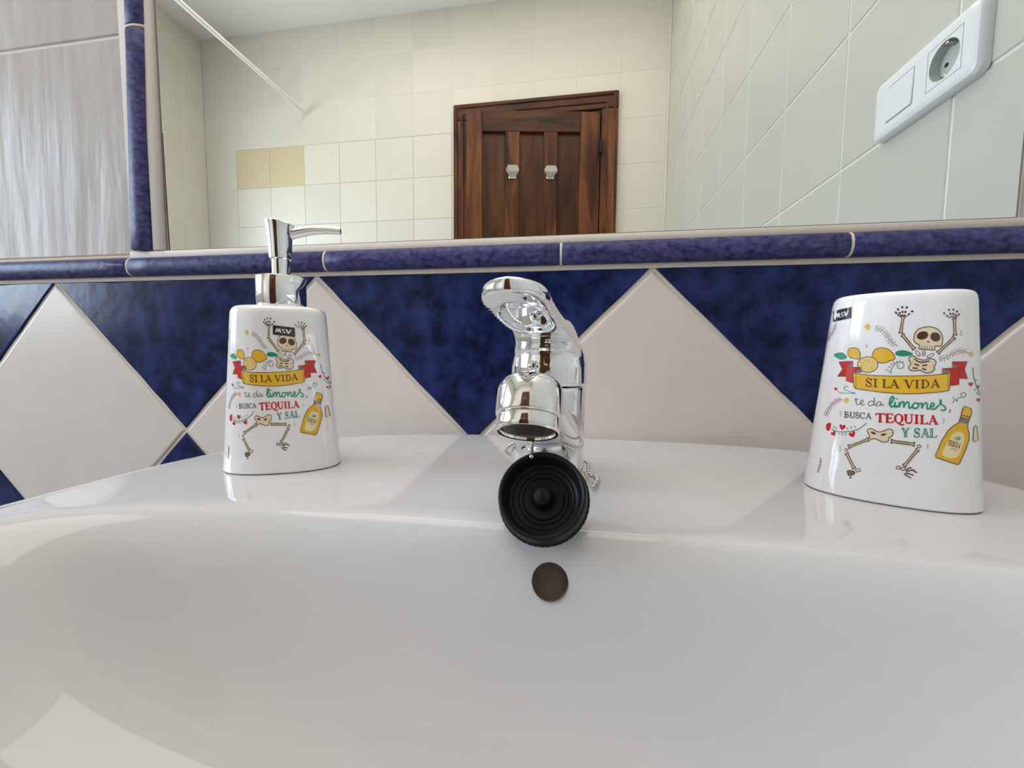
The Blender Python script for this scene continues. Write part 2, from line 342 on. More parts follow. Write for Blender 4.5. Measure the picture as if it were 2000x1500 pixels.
# ------------------------------------------------------------ front wall: diagonal dado tiles
D = .2484*2**.5; XA, ZA, ZTOP = -.1161, 1.0324, 1.0328
def diag_tile(cx, cz, m, name='diagonal_tile'):
    """square tile standing on its corner, cut along the trim above"""
    s = D/2-.0029
    P = [(0, -s), (s, 0), (0, s), (-s, 0)]
    P = [(cx+a, cz+b) for a, b in P]
    def clip(P, f):
        o = []
        for i in range(len(P)):
            a, b = P[i], P[(i+1) % len(P)]; fa, fb = f(a), f(b)
            if fa >= 0: o.append(a)
            if (fa > 0) != (fb > 0) and fa != fb and fa*fb < 0:
                t = fa/(fa-fb); o.append((a[0]+(b[0]-a[0])*t, a[1]+(b[1]-a[1])*t))
        return o
    P = clip(P, lambda p: ZTOP-p[1]); P = clip(P, lambda p: XR-.002-p[0]); P = clip(P, lambda p: p[0]-XL-.002)
    if len(P) < 3: return
    # subdivide rim slightly, uneven hand-made edge
    Q = []
    for i in range(len(P)):
        a, b = P[i], P[(i+1) % len(P)]; L = math.hypot(b[0]-a[0], b[1]-a[1]); n = max(1, int(L/.02))
        nx, nz = (b[1]-a[1])/max(L, 1e-6), -(b[0]-a[0])/max(L, 1e-6)
        for k in range(n):
            t = k/n; j = random.uniform(-.0005, .0005) if k else 0
            Q.append((a[0]+(b[0]-a[0])*t-nx*j, a[1]+(b[1]-a[1])*t-nz*j))
    n = len(Q); mx_, mz_ = sum(q[0] for q in Q)/n, sum(q[1] for q in Q)/n
    def ins(d):
        o = []
        for x, z in Q:
            L = math.hypot(x-mx_, z-mz_); o.append((x-(x-mx_)/L*d, z-(z-mz_)/L*d))
        return o
    V = []
    for d, y in ((0, .004), (0, .0008), (.0009, -.0002), (.0028, -.0006)):
        V += [(x-cx, y, z-cz) for x, z in ins(d)]
    F = [tuple(range(3*n, 4*n))]
    for r in range(3):
        for k in range(n): F.append((r*n+k, r*n+(k+1) % n, (r+1)*n+(k+1) % n, (r+1)*n+k))
    o = mesh(name, V, F, m); o.location = (cx, 0, cz); o.parent = wf
    bm = bmesh.new(); bm.from_mesh(o.data); bmesh.ops.recalc_face_normals(bm, faces=bm.faces); bm.to_mesh(o.data); bm.free()
for k in range(-4, 4):
    diag_tile(XA+k*D, ZA-D/2, M['white_tile'])
    diag_tile(XA+(k+.5)*D, ZA, M['blue_tile'])
    diag_tile(XA+(k+.5)*D, ZA-D, M['blue_tile'])
    diag_tile(XA+k*D, ZA-1.5*D, M['white_tile'])

# horizontal pencil trim in 25 cm pieces
def pencil(cx, cy, length, w, proud, m, name, along='x', rot=0):
    n = 14; V, F = [], []; st = [-length/2, -length/2+.0012]+[-length/2+length*k/8 for k in range(1, 8)]+[length/2-.0012, length/2]
    for i, u in enumerate(st):
        sc = .86 if i in (0, len(st)-1) else 1
        for k in range(n):
            a = math.pi*k/(n-1); v = math.cos(a)*w/2*(1 if sc == 1 else .97); y = -.0015-max(0, math.sin(a))**.75*proud*sc + (.003 if k in (0, n-1) else 0)
            y += random.uniform(-.0002, .0002); v += random.uniform(-.00015, .00015)
            V.append((u, y, v) if along == 'x' else (v, y, u))
    for i in range(len(st)-1):
        for k in range(n-1): F.append((i*n+k, i*n+k+1, (i+1)*n+k+1, (i+1)*n+k))
    F.append(tuple(range(n))); F.append(tuple(range((len(st)-1)*n, len(st)*n)))
    o = mesh(name, V, F, m, None, True); bm = bmesh.new(); bm.from_mesh(o.data); bmesh.ops.recalc_face_normals(bm, faces=bm.faces); bm.to_mesh(o.data); bm.free(); sharp(o, 50)
    o.location = (cx, .0005, cy); o.rotation_euler = (0, rot, 0); o.parent = wf; return o
ZL0, ZL1 = 1.0375, 1.0585
for k in range(-7, 3):
    pencil(.125+.25*k, (ZL0+ZL1)/2, .2478, ZL1-ZL0, .009, M['blue_trim'], 'trim_tile')
pencil(.875-.0-.0385, (ZL0+ZL1)/2, .17, ZL1-ZL0, .009, M['blue_trim'], 'trim_tile').location.x = .7512+.085
# grout fillets along the trim, and between the trim pieces
def grout_bar(lo, hi, nm='grout_joint'): boxo(nm, lo, hi, M['grout'], wf, .0006, 1)
grout_bar((XL, -.0008, 1.0325), (XR, .003, 1.0378)); grout_bar((XL, -.0035, 1.0578), (.0, .003, 1.0612)); grout_bar((.0, -.0045, 1.0578), (XR, .003, 1.0652))
for k in range(-6, 4):
    pencil(.25*k, (ZL0+ZL1)/2, .003, ZL1-ZL0, .0084, M['grout'], 'grout_joint')
# vertical pencil trim beside the mirror
ang = math.atan2(.0105, .276)
def vx(z): return .0165+(z-1.064)*.0105/.276
for z0, z1 in ((1.0665, 1.3068), (1.3098, 1.55), (1.553, 1.79)):
    zc = (z0+z1)/2; pencil(vx(zc), zc, z1-z0, .0275, .009, M['blue_trim'], 'trim_tile', 'z', ang)
pencil(vx(1.3083), 1.3083, .003, .0275, .0084, M['grout'], 'grout_joint', 'z', ang)
grout_bar((-.002, -.001, 1.062), (.0475, .003, 1.80))
grout_bar((.0335, -.0055, 1.066), (.0475, .003, 1.80))
# tall streaky tiles left of the trim, then above and right of the mirror
def plain(u0, u1, v0, v1, m):
    o = bpy.data.objects.new('wall_tile', rect_tile(u1-u0, v1-v0, m)); COL.objects.link(o)
    M4 = Matrix(((1, 0, 0), (0, 0, -1), (0, 1, 0))).to_4x4(); M4.translation = Vector(((u0+u1)/2, .0045, (v0+v1)/2))
    o.matrix_world = M4; o.parent = wf
zs = [1.0617, 1.3065, 1.5625, 1.8185, 2.0745, 2.3305, 2.5865, 2.72]
for j in range(len(zs)-1):
    for k in range(-7, 0):
        a = max(.001+.252*k+.0015, XL+.001); b = .001+.252*(k+1)-.0015
        if b > a: plain(a, b, zs[j]+.0015, zs[j+1]-.0015, M['streak_tile'])
    if j >= 3:
        for k in range(0, 4): plain(.001+.252*k+.0015, min(.001+.252*(k+1)-.0015, XR), zs[j]+.0015, zs[j+1]-.0015, M['streak_tile'])
    else: plain(.8785, XR-.002, zs[j]+.004, zs[j+1]-.0015, M['streak_tile'])

# ------------------------------------------------------------ mirror
mi = empty('wall_mirror', (.4613, .0, 1.066)); tag(mi, 'large frameless wall mirror above the blue trim, reflecting the door and tiled room', 'mirror')
MX0, MX1, MZ0, MZ1 = .0475, .8752, 1.0655, 1.81
b = .0028
V = [(MX0, -.0003, MZ0), (MX1, -.0003, MZ0), (MX1, -.0003, MZ1), (MX0, -.0003, MZ1), (MX0+b, -.002, MZ0+b*.3), (MX1-b, -.002, MZ0+b*.3), (MX1-b, -.002, MZ1-b), (MX0+b, -.002, MZ1-b),
     (MX0, .001, MZ0), (MX1, .001, MZ0), (MX1, .001, MZ1), (MX0, .001, MZ1)]
me = mesh('mirror_glass', V[4:8], [(0, 1, 2, 3)], M['mirror'], mi)
F = []
for k in range(4): F.append((k, (k+1) % 4, 4+(k+1) % 4, 4+k)); F.append((8+k, 8+(k+1) % 4, (k+1) % 4, k))
mesh('polished_edge', V, F, M['mirror_edge'], mi)
mesh('edge_reflection', [(MX0+.0040, -.0022, 1.0665), (MX0+.0054, -.0022, 1.0665), (MX0+.0036, -.0022, 1.196), (MX0+.0030, -.0022, 1.196)], [(0, 1, 2, 3)], M['dark'], mi)  # dark reflection along the mirror's edge, painted as a thin strip

# ------------------------------------------------------------ switch and socket plate on the right wall
sp = empty('switch_socket_plate', (XR, -.1755, 1.279)); tag(sp, 'white double wall plate with a light switch and a round socket, seen in the mirror', 'wall plate')
y0, y1, z0, z1 = -.2515, -.0985, 1.2395, 1.3165; T = .0125
def rrect(hy, hz, r, n=6):
    o = []
    for cx, cz, a0 in ((hy-r, hz-r, 0), (-hy+r, hz-r, 90), (-hy+r, -hz+r, 180), (hy-r, -hz+r, 270)):
        for k in range(n+1):
            a = math.radians(a0+90*k/n); o.append((cx+r*math.cos(a), cz+r*math.sin(a)))
    return o
YS, YK, ZP = -.1395, -.2030, 1.278
def plate():
    hy, hz = (y1-y0)/2, (z1-z0)/2; cy, cz_ = (y0+y1)/2, (z0+z1)/2
    rings = [(0, 0), (0, .004), (.0008, .0075), (.003, .0105), (.0065, .0122), (.010, T)]
    V, F = [], []; n = 28
    for d, h in rings: V += [(XR-h, cy+a, cz_+b_) for a, b_ in rrect(hy-d, hz-d, max(.010-d*.4, .003))]
    for i in range(len(rings)-1):
        for k in range(n): F.append((i*n+k, i*n+(k+1) % n, (i+1)*n+(k+1) % n, (i+1)*n+k))
    # top face with a square opening for the rocker and a round one for the socket
    bm = bmesh.new(); bv = [bm.verts.new(v) for v in V]
    for f in F: bm.faces.new([bv[i] for i in f])
    loops = [bv[-n:]]
    sq = [bm.verts.new((XR-T, YK+a, ZP+b_)) for a, b_ in rrect(.0222, .0222, .002, 2)]
    ci = [bm.verts.new((XR-T, YS+.0195*math.cos(2*math.pi*k/48), ZP+.0195*math.sin(2*math.pi*k/48))) for k in range(48)]
    es = []
    for L in (loops[0], sq, ci):
        for k in range(len(L)):
            e_ = bm.edges.get((L[k], L[(k+1) % len(L)])) or bm.edges.new((L[k], L[(k+1) % len(L)])); es.append(e_)
    bmesh.ops.triangle_fill(bm, edges=es, use_beauty=True)
    for L, hgt in ((sq, .006), (ci, .0105)):
        lo = [bm.verts.new((v.co.x+hgt, v.co.y, v.co.z)) for v in L]
        for k in range(len(L)): bm.faces.new((L[k], L[(k+1) % len(L)], lo[(k+1) % len(L)], lo[k]))
        bm.faces.new(lo)
    bmesh.ops.recalc_face_normals(bm, faces=bm.faces)
    return bmobj('cover_plate', bm, M['plastic'], sp, angle=25)
plate()
bm = bmesh.new(); box(bm, (XR-T-.0012, YK-.0212, ZP-.0212), (XR-T+.004, YK+.0212, ZP+.0212), .001, 1); rk = bmobj('rocker', bm, M['plastic'], sp, angle=40)
# socket insert outline (thin engraved square) and cavity
def ring_sq(h, w):
    bm = bmesh.new()
    for a, b_, c, d in ((-h, -h, h, -h+w), (-h, h-w, h, h), (-h, -h, -h+w, h), (h-w, -h, h, h)):
        box(bm, (XR-T-.0003, YS+a, ZP+b_), (XR-T+.0002, YS+c, ZP+d))
    return bmobj('insert_outline', bm, M['plastic_shade'], sp)
ring_sq(.0225, .0007)
so = empty('socket', (XR-T, YS, ZP)); so.parent = sp; so.matrix_parent_inverse = sp.matrix_basis.inverted()
RX = Matrix.Translation((XR-T, YS, ZP)) @ Matrix.Rotation(-math.pi/2, 4, 'Y')
latheo('socket_well', [(.0194, .0), (.0188, -.0100), (.0001, -.0101)], M['plastic_shade'], so, 48, RX, False, False)
for s in (-1, 1):
    boxo('earth_clip', (XR-T+.0005, YS-.0035, ZP+s*.0172-.0012), (XR-T+.0085, YS+.0035, ZP+s*.0172+.0012), M['pin'], so, .0005, 1)
    latheo('pin_hole', [(.0024, -.0099), (.0024, -.0095)], M['dark'], so, 16, Matrix.Translation((0, s*.0095, 0)) @ RX)

# ------------------------------------------------------------ washbasin
ZD = .8688
def basin():
    N = 288; cx = .5103
    def outl(y0c, hb, hf, hwl, hwr, nl, nr, nf, cxx=cx):
        o = []
        for k in range(N):
            a = 2*math.pi*k/N; c, s = math.cos(a), math.sin(a); right = c >= 0; back = s >= 0
            n = (nr if right else nl) if back else nf; hw = hwr if right else hwl; h = hb if back else hf
            o.append(Vector((cxx+hw*math.copysign(abs(c)**(2/n), c), y0c+h*math.copysign(abs(s)**(2/n), s), 0)))
        return o
    O = outl(-.2145, .2125, .262, .2965, .2965, 2.65, 3.5, 2.6)
    I = outl(-.335, .1135, .112, .283, .283, 3.6, 3.6, 2.5)
    Cc = Vector((.5103, -.335, 0))
    rings = []
    def scaleO(d): # inset outer outline by d
        o = []
        for k in range(N):
            t = (O[(k+1) % N]-O[k-1]).normalized(); nrm = Vector((t.y, -t.x, 0)); o.append(O[k]-nrm*d)
        return o
    for d, z in ((.10, -.16), (.06, -.13), (.02, -.085), (.004, -.05), (.0, -.03), (.0, -.008), (.0012, -.0042), (.0035, -.0014), (.007, -.0002), (.012, .0)):
        rings.append([p+Vector((0, 0, ZD+z)) for p in scaleO(d)])
    S2 = scaleO(.012)
    for t in (.25, .5, .75, .93): rings.append([S2[k].lerp(I[k], t)+Vector((0, 0, ZD-.0004*t)) for k in range(N)])
    prof = [(0, -.0006), (.012, -.0012), (.024, -.0025), (.04, -.0048), (.06, -.0085), (.08, -.0135), (.10, -.020), (.125, -.030), (.16, -.044), (.21, -.060), (.27, -.074), (.35, -.087), (.45, -.097), (.57, -.1045), (.70, -.110), (.84, -.114), (.97, -.1165)]
    for f, z in prof:
        rings.append([Vector((I[k].x+(Cc.x-I[k].x)*f, I[k].y+(Cc.y-I[k].y)*f, ZD+z)) for k in range(N)])
    V = [v for r in rings for v in r]; F = []
    for i in range(len(rings)-1):
        for k in range(N): F.append((i*N+k, i*N+(k+1) % N, (i+1)*N+(k+1) % N, (i+1)*N+k))
    F.append(tuple(reversed(range(N)))); F.append(tuple(range((len(rings)-1)*N, len(rings)*N)))
    o = mesh('basin_bowl', V, F, M['ceramic'], None, True)
    bm = bmesh.new(); bm.from_mesh(o.data); bmesh.ops.recalc_face_normals(bm, faces=bm.faces); bm.to_mesh(o.data); bm.free()
    return o
root = empty('washbasin', (.5103, -.2, ZD-.16)); tag(root, 'white ceramic washbasin under the mirror with a round overflow hole', 'washbasin')
bo_ = basin()
# overflow hole cut into the back slope of the bowl
OV = Vector((.5085, -.2375, .8495)); ON = Vector((.03, -.93, .36)).normalized()
Mo = Matrix.Translation(OV) @ ON.to_track_quat('Z', 'Y').to_matrix().to_4x4()
V, F = lathe([(.0098, .02), (.0098, .0035), (.0083, -.0005), (.0081, -.013)], 48, Mo, True, True)
cut = mesh('cutter', V, F)
bm = bmesh.new(); bm.from_mesh(cut.data); bmesh.ops.recalc_face_normals(bm, faces=bm.faces); bm.to_mesh(cut.data); bm.free()
md = bo_.modifiers.new('cut', 'BOOLEAN'); md.object = cut; md.operation = 'DIFFERENCE'; md.solver = 'EXACT'
dg = bpy.context.evaluated_depsgraph_get(); me = bpy.data.meshes.new_from_object(bo_.evaluated_get(dg)); bo_.modifiers.clear(); bo_.data = me
bpy.data.objects.remove(cut); me.polygons.foreach_set('use_smooth', [True]*len(me.polygons)); sharp(bo_, 40)
bo_.parent = root; bo_.matrix_parent_inverse = root.matrix_basis.inverted()
latheo('overflow_liner', [(.00805, -.0042), (.00795, -.0125), (.0001, -.0126)], M['overflow'], root, 40, Mo, False, False)
# drain far below the frame, on the floor of the bowl
DM = Matrix.Translation((.5103, -.335, ZD-.1136))
latheo('drain_ring', [(.0, .0003), (.016, .0003), (.018, .0016), (.030, .0020), (.032, .0004)], M['chrome'], root, 40, DM, False, False)

# ------------------------------------------------------------ printed artwork of the bathroom set (flat 2-D drawing, later wrapped on the ceramic)
import numpy as np
cols=['dark','white','yellow','paleyellow','green','red','brown','grey','bone','boneline','eye','ribbonshade','labelcream','amber']
polys=[]
A=lambda x,y:(1590+x*.17,590+y*.17)
B=lambda x,y:(1590+x*.17,760+y*.17)
T=A
def add(c,l,pts): polys.append((cols.index(c),l,[T(*p) for p in pts]))
def cat(pts,closed=False,n=6):
    P_=[np.array(p,float) for p in pts]; o=[]; m=len(P_)
    rng=range(m if closed else m-1)
    for i in rng:
        if closed: a,b,c,d=P_[i-1],P_[i],P_[(i+1)%m],P_[(i+2)%m]
        else: a,b,c,d=P_[max(i-1,0)],P_[i],P_[i+1],P_[min(i+2,m-1)]
        for k in range(n):
            t=k/n; o.append(.5*((2*b)+(-a+c)*t+(2*a-5*b+4*c-d)*t*t+(-a+3*b-3*c+d)*t**3))
    if not closed:o.append(P_[-1])
    return o
def stroke(c,l,pts,w,closed=False,w1=None):
    P_=[np.array(p,float) for p in pts]; 
    if closed:P_=P_+[P_[0]]
    m=len(P_); L=[];R_=[]
    for i in range(m):
        if closed: t=P_[(i+1)%(m-1)]-P_[(i-1)%(m-1)]
        else: t=P_[min(i+1,m-1)]-P_[max(i-1,0)]
        nl=np.linalg.norm(t); t=t/(nl if nl>1e-9 else 1); nrm=np.array([-t[1],t[0]])
        ww=w if w1 is None else w+(w1-w)*i/(m-1)
        L.append(P_[i]+nrm*ww/2);R_.append(P_[i]-nrm*ww/2)
    for i in range(m-1): add(c,l,[L[i],L[i+1],R_[i+1],R_[i]])
def ell(cx,cy,rx,ry,rot=0,n=20):
    r=math.radians(rot)
    return [(cx+rx*math.cos(a)*math.cos(r)-ry*math.sin(a)*math.sin(r),cy+rx*math.cos(a)*math.sin(r)+ry*math.sin(a)*math.cos(r)) for a in np.linspace(0,2*np.pi,n,endpoint=False)]
def shape(c,l,pts,line='boneline',w=9):
    add(c,l,pts)
    if line: stroke(line,l+1,pts,w,closed=True)
def bone(x0,y0,x1,y1,w=22,k=18):
    w*=1.2; k*=1.1
    a=np.array([x0,y0],float);b=np.array([x1,y1],float);d=(b-a);L=np.linalg.norm(d);d/=L;n=np.array([-d[1],d[0]])
    h=w/2
    o=[a+d*k*.5+n*h*.0-d*4, a-d*2+n*k*.9, a+d*k*.7+n*k*1.0, a+d*k*1.5+n*h*.8, b-d*k*1.5+n*h*.8, b-d*k*.7+n*k, b+d*2+n*k*.9, b-d*k*.5+d*4, b+d*2-n*k*.9, b-d*k*.7-n*k, b-d*k*1.5-n*h*.8, a+d*k*1.5-n*h*.8, a+d*k*.7-n*k, a-d*2-n*k*.9]
    o=cat(o,True,3); shape('bone',2,o,w=10)
def heart(x,y,s,r=0):
    pts=[(0,.9),(-.9,0),(-.9,-.6),(-.45,-.85),(0,-.4),(.45,-.85),(.9,-.6),(.9,0)]
    r=math.radians(r)
    add('red',3,[(x+s*(p*math.cos(r)-q*math.sin(r)),y+s*(p*math.sin(r)+q*math.cos(r))) for p,q in cat(pts,True,3)])
def sprig(pts,c='green',tick='red',n=12,L=26,w=8,flip=1):
    c_=cat(pts,False,8); stroke(c,2,c_[::2]+[c_[-1]],w)
    m=len(c_)
    for i in range(n):
        j=int(2+i*(m-4)/n); p=c_[j]; t=c_[j+1]-c_[j-1]; t/=np.linalg.norm(t); nn=np.array([-t[1],t[0]])
        for s in(1,-1):
            q=p+s*nn*(L*.5); e=q+s*nn*L*.85-t*L*.4
            d=(e-q); q0=np.array([-d[1],d[0]]); q0/=np.linalg.norm(q0)
            mid=(q+e)/2
            add(tick,2,[q,mid+q0*5,e,mid-q0*5])
def flower(x,y,r=32):
    for k in range(6):
        a=k*math.pi/3; add('yellow' if k%2 else 'paleyellow',2,ell(x+r*.55*math.cos(a),y+r*.55*math.sin(a),r*.5,r*.42,math.degrees(a),8))
    add('yellow',3,ell(x,y,r*.35,r*.35,0,8))
def dots(x,y,c='grey',s=1):
    for dx,dy in((0,-22),(6,0),(-2,22)): stroke(c,2,[(x+dx*s-6,y+dy*s-5),(x+dx*s+6,y+dy*s+5)],7)
# --- serif letters: strokes in unit box; each: list of (kind,...)
def letter(ch,x,y,w,h,c,thick,thin,l=4,slant=0,serif=.13,yb=None):
    # y= top; box x..x+w, y..y+h
    def M(u,v): return (x+u*w+slant*(1-v)*h, y+v*h+ (0 if yb is None else yb(x+u*w)))
    def st(p,ww): stroke(c,l,[M(*q) for q in p],ww)
    def sf(u,v,hw=.2): st([(u-hw,v),(u+hw,v)],thin*1.05)
    e=thin/h/2
    if ch=='I': st([(.5,0),(.5,1)],thick); sf(.5,e,.38);sf(.5,1-e,.38)
    if ch=='L': st([(.28,0),(.28,1)],thick); sf(.28,e,.26); st([(.02,1-e),(.95,1-e)],thin); st([(.92,1),(.95,.72)],thin)
    if ch=='A': st([(.5,0),(.14,1)],thin); st([(.45,0),(.84,1)],thick); st([(.28,.66),(.72,.66)],thin); sf(.14,1-e,.16);sf(.84,1-e,.19)
    if ch=='V': st([(.16,0),(.53,1)],thick); st([(.86,0),(.5,1)],thin); sf(.16,e,.2);sf(.86,e,.15)
    if ch=='Y': st([(.14,0),(.5,.55)],thick); st([(.86,0),(.5,.55)],thin*1.2); st([(.5,.5),(.5,1)],thick); sf(.14,e,.16);sf(.86,e,.14);sf(.5,1-e,.24)
    if ch=='T': st([(.5,0),(.5,1)],thick); st([(.0,e*1.3),(1,e*1.3)],thin*1.3); st([(.03,0),(.0,.28)],thin);st([(.97,0),(1,.28)],thin);sf(.5,1-e,.24)
    if ch=='E': st([(.25,0),(.25,1)],thick); st([(.02,e),(.9,e)],thin*1.1); st([(.25,.5),(.7,.5)],thin); st([(.02,1-e),(.95,1-e)],thin*1.1); st([(.9,0),(.9,.25)],thin);st([(.95,1),(.95,.74)],thin);st([(.7,.4),(.7,.6)],thin)
    if ch=='U': st([(.2,0),(.2,.7)],thick); st([(.84,0),(.84,.7)],thin*1.2); st(cat([(.2,.66),(.24,.85),(.5,.97),(.76,.87),(.84,.66)],False,4),thin*1.5); sf(.2,e,.2);sf(.84,e,.17)
    if ch=='D': st([(.25,0),(.25,1)],thick); st(cat([(.05,e),(.5,.04),(.85,.25),(.92,.5),(.85,.76),(.5,.96),(.05,1-e)],False,4),thin*1.2); st(cat([(.82,.25),(.9,.5),(.82,.75)],False,4),thick*.85)
    if ch=='B': st([(.25,0),(.25,1)],thick); st(cat([(.05,e),(.55,.03),(.8,.22),(.55,.47),(.25,.49)],False,4),thin*1.3); st(cat([(.25,.49),(.65,.5),(.9,.74),(.62,.96),(.05,1-e)],False,4),thin*1.5)
    if ch=='C': st(cat([(.92,.3),(.8,.08),(.5,.03),(.18,.22),(.1,.5),(.18,.78),(.5,.97),(.8,.92),(.94,.74)],False,4),thin*1.3); st(cat([(.18,.22),(.11,.5),(.18,.78)],False,3),thick); st([(.92,.02),(.92,.32)],thin)
    if ch=='Q': 
        st(cat([(.5,.02),(.16,.2),(.06,.5),(.16,.8),(.5,.98),(.84,.8),(.94,.5),(.84,.2),(.5,.02)],False,4),thin*1.3); st(cat([(.16,.2),(.08,.5),(.16,.8)],False,3),thick*.9);st(cat([(.84,.2),(.92,.5),(.84,.8)],False,3),thick*.9); st(cat([(.4,.95),(.6,1.1),(.95,1.18),(1.1,1.08)],False,3),thick*.6)
    if ch=='S': st(cat([(.85,.28),(.72,.07),(.45,.02),(.2,.14),(.2,.35),(.5,.48),(.8,.62),(.84,.85),(.55,.98),(.25,.93),(.12,.7)],False,4),thin*1.3); st(cat([(.25,.36),(.5,.48),(.76,.62)],False,3),thick); st([(.87,.02),(.87,.3)],thin);st([(.12,.68),(.12,.98)],thin)
    if ch=='M': st([(.12,1),(.22,0)],thick);st([(.22,0),(.5,.8)],thick);st([(.5,.8),(.8,0)],thick);st([(.8,0),(.9,1)],thick)
# hands/arms
def hand(cx,cy,flip=1,s=1):
    for dx,dy,a in((-85,35,-60),(-60,-5,-40),(-10,-30,-10),(45,-28,15),(110,20,60)):
        p=np.array([cx+dx*flip*s,cy+dy*s]); r=math.radians(a*flip)
        add('boneline',3,ell(p[0],p[1],13*s,17*s,a*flip,8))
        q=np.array([cx+dx*flip*s*.62,cy+(dy*.55+45)*s]); 
        stroke('boneline',3,[q+np.array([math.sin(r),-math.cos(r)])*-12*s,q+np.array([math.sin(r),-math.cos(r)])*18*s],21*s)
        add('boneline',3,ell(cx+dx*flip*s*.38,cy+(dy*.2+72)*s,11*s,11*s,0,6))
hand(1020,92,1,.95); hand(1588,118,-1,.85)
bone(1022,165,992,362,24,19); bone(1012,380,1150,545,24,19)
bone(1608,195,1618,385,24,18); bone(1610,410,1420,590,24,19)
sk=[(1145,440),(1155,370),(1200,315),(1270,292),(1340,290),(1410,312),(1455,355),(1475,420),(1470,480),(1450,512),(1400,508),(1385,520),(1382,555),(1330,552),(1270,548),(1205,540),(1208,495),(1170,478)]
shape('bone',2,cat(sk,True,4),w=10)
add('eye',4,ell(1245,388,68,46,-15)); add('eye',4,ell(1392,405,58,52,25))
for a in((1297,468,1308,450),(1322,470,1312,452)): stroke('boneline',4,[a[:2],a[2:]],11)
for x in(1235,1265,1295,1327,1357): stroke('boneline',4,[(x,505),(x,545)],6)
# collar bones + ribs
for c in((1190,592,16,38,-38),(1335,620,48,15,-28),(1262,580,14,14,0),(1258,604,18,14,0)):
    o=ell(*c,n=12); shape('white',2,o,w=7)
sh=[(1085,650),(1135,622),(1190,655),(1260,672),(1330,655),(1385,668),(1400,710),(1375,745),(1385,775),(1340,812),(1270,815),(1215,785),(1150,795),(1095,780),(1085,745),(1110,712)]
shape('bone',2,cat(sh,True,3),w=10)
stroke('eye',4,cat([(1150,655),(1200,690),(1260,695),(1325,680)]),14)
for a,b in(((1150,715),(1205,730)),((1240,732),(1300,725)),((1130,758),(1190,762)),((1240,765),(1290,780))): stroke('eye',4,[a,((a[0]+b[0])/2,(a[1]+b[1])/2+4),b],16)
# lemons
shape('yellow',1,cat([(400,545),(440,530),(500,540),(528,590),(525,650),(480,655),(420,640),(388,600)],True,4),w=8)
shape('yellow',0,cat([(690,560),(760,530),(850,545),(905,595),(928,640),(915,665),(870,680),(800,705),(720,690),(670,640)],True,4),'brown',w=8)
shape('paleyellow',2,ell(617,722,115,90,0,26),'brown',w=8)
for k in range(9):
    a=k*2*math.pi/9; add('yellow',3,[(617+20*math.cos(a),722+15*math.sin(a)),(617+85*math.cos(a+.2),722+66*math.sin(a+.2)),(617+85*math.cos(a-.05),722+66*math.sin(a-.05))])
for pts in([(228,612),(270,588),(330,585),(378,635),(340,662),(280,658)],[(928,595),(970,562),(1050,562),(1138,600),(1060,625),(970,622)]):
    add('green',2,cat(pts,True,4))
# ribbons
add('red',2,[(285,690),(450,682),(450,720),(375,748),(375,858),(272,856),(328,775)])
add('ribbonshade',3,[(375,748),(450,712),(450,750)])
add('red',3,[(375,748),(548,756),(548,790),(460,815),(455,935),(365,905)])
add('ribbonshade',4,[(548,760),(550,812),(462,818),(475,800)])
add('red',2,[(1585,690),(1755,688),(1720,780),(1757,885),(1662,880),(1660,952),(1565,965),(1565,835),(1470,830),(1470,768),(1585,760)])
add('ribbonshade',3,[(1585,700),(1590,758),(1650,756)])
add('ribbonshade',3,[(1470,770),(1472,836),(1565,826),(1560,800)])
for q in([(285,690),(450,682),(450,720)],[(375,748),(548,756)],[(272,856),(375,858)],[(285,690),(328,775),(272,856)],[(365,905),(455,935)],[(1585,690),(1755,688),(1720,780),(1757,885),(1662,880)],[(1660,760),(1660,952),(1565,965)],[(1470,768),(1660,760)]): stroke('boneline',5,q,6)
ban=[(450,815),(540,833),(700,848),(1000,855),(1300,846),(1480,832),(1566,822),(1560,920),(1548,1005),(1520,1025),(1300,1048),(1050,1057),(800,1042),(600,1015),(480,995),(456,970)]
tp=cat(ban[:7],False,3); bt=cat(ban[7:],False,3); add('yellow',5,tp+bt); stroke('brown',6,tp+bt,8,closed=True)
for k in range(9):
    stroke('brown',6,[(472,845+k*17),(490,850+k*17)],6); stroke('brown',6,[(1528,850+k*18),(1548,848+k*18)],6)
yb=lambda x: 26*(1-((x-1100)/560)**2)-8
for ch,x,w in(('S',588,82),('I',672,64),('L',780,84),('A',862,118),('V',1030,118),('I',1148,62),('D',1222,100),('A',1335,112)):
    letter(ch,x,880,w,98,'brown',21,9,l=7,yb=yb)
# te da (grey script)
def scr(c,pts,w,l=4,n=5): stroke(c,l,cat(pts,False,n),w)
scr('grey',[(480,1105),(484,1150),(490,1180),(510,1182),(525,1168)],8); scr('grey',[(462,1128),(510,1120)],7)
scr('grey',[(525,1168),(555,1158),(566,1140),(550,1130),(535,1150),(540,1178),(560,1190),(582,1178)],8)
scr('grey',[(690,1158),(665,1140),(635,1150),(620,1175),(635,1195),(665,1188),(690,1160),(693,1100),(690,1160),(697,1192),(722,1182)],8)
scr('grey',[(768,1158),(745,1148),(720,1165),(722,1192),(745,1195),(765,1170),(772,1158),(768,1185),(785,1192),(805,1178)],8)
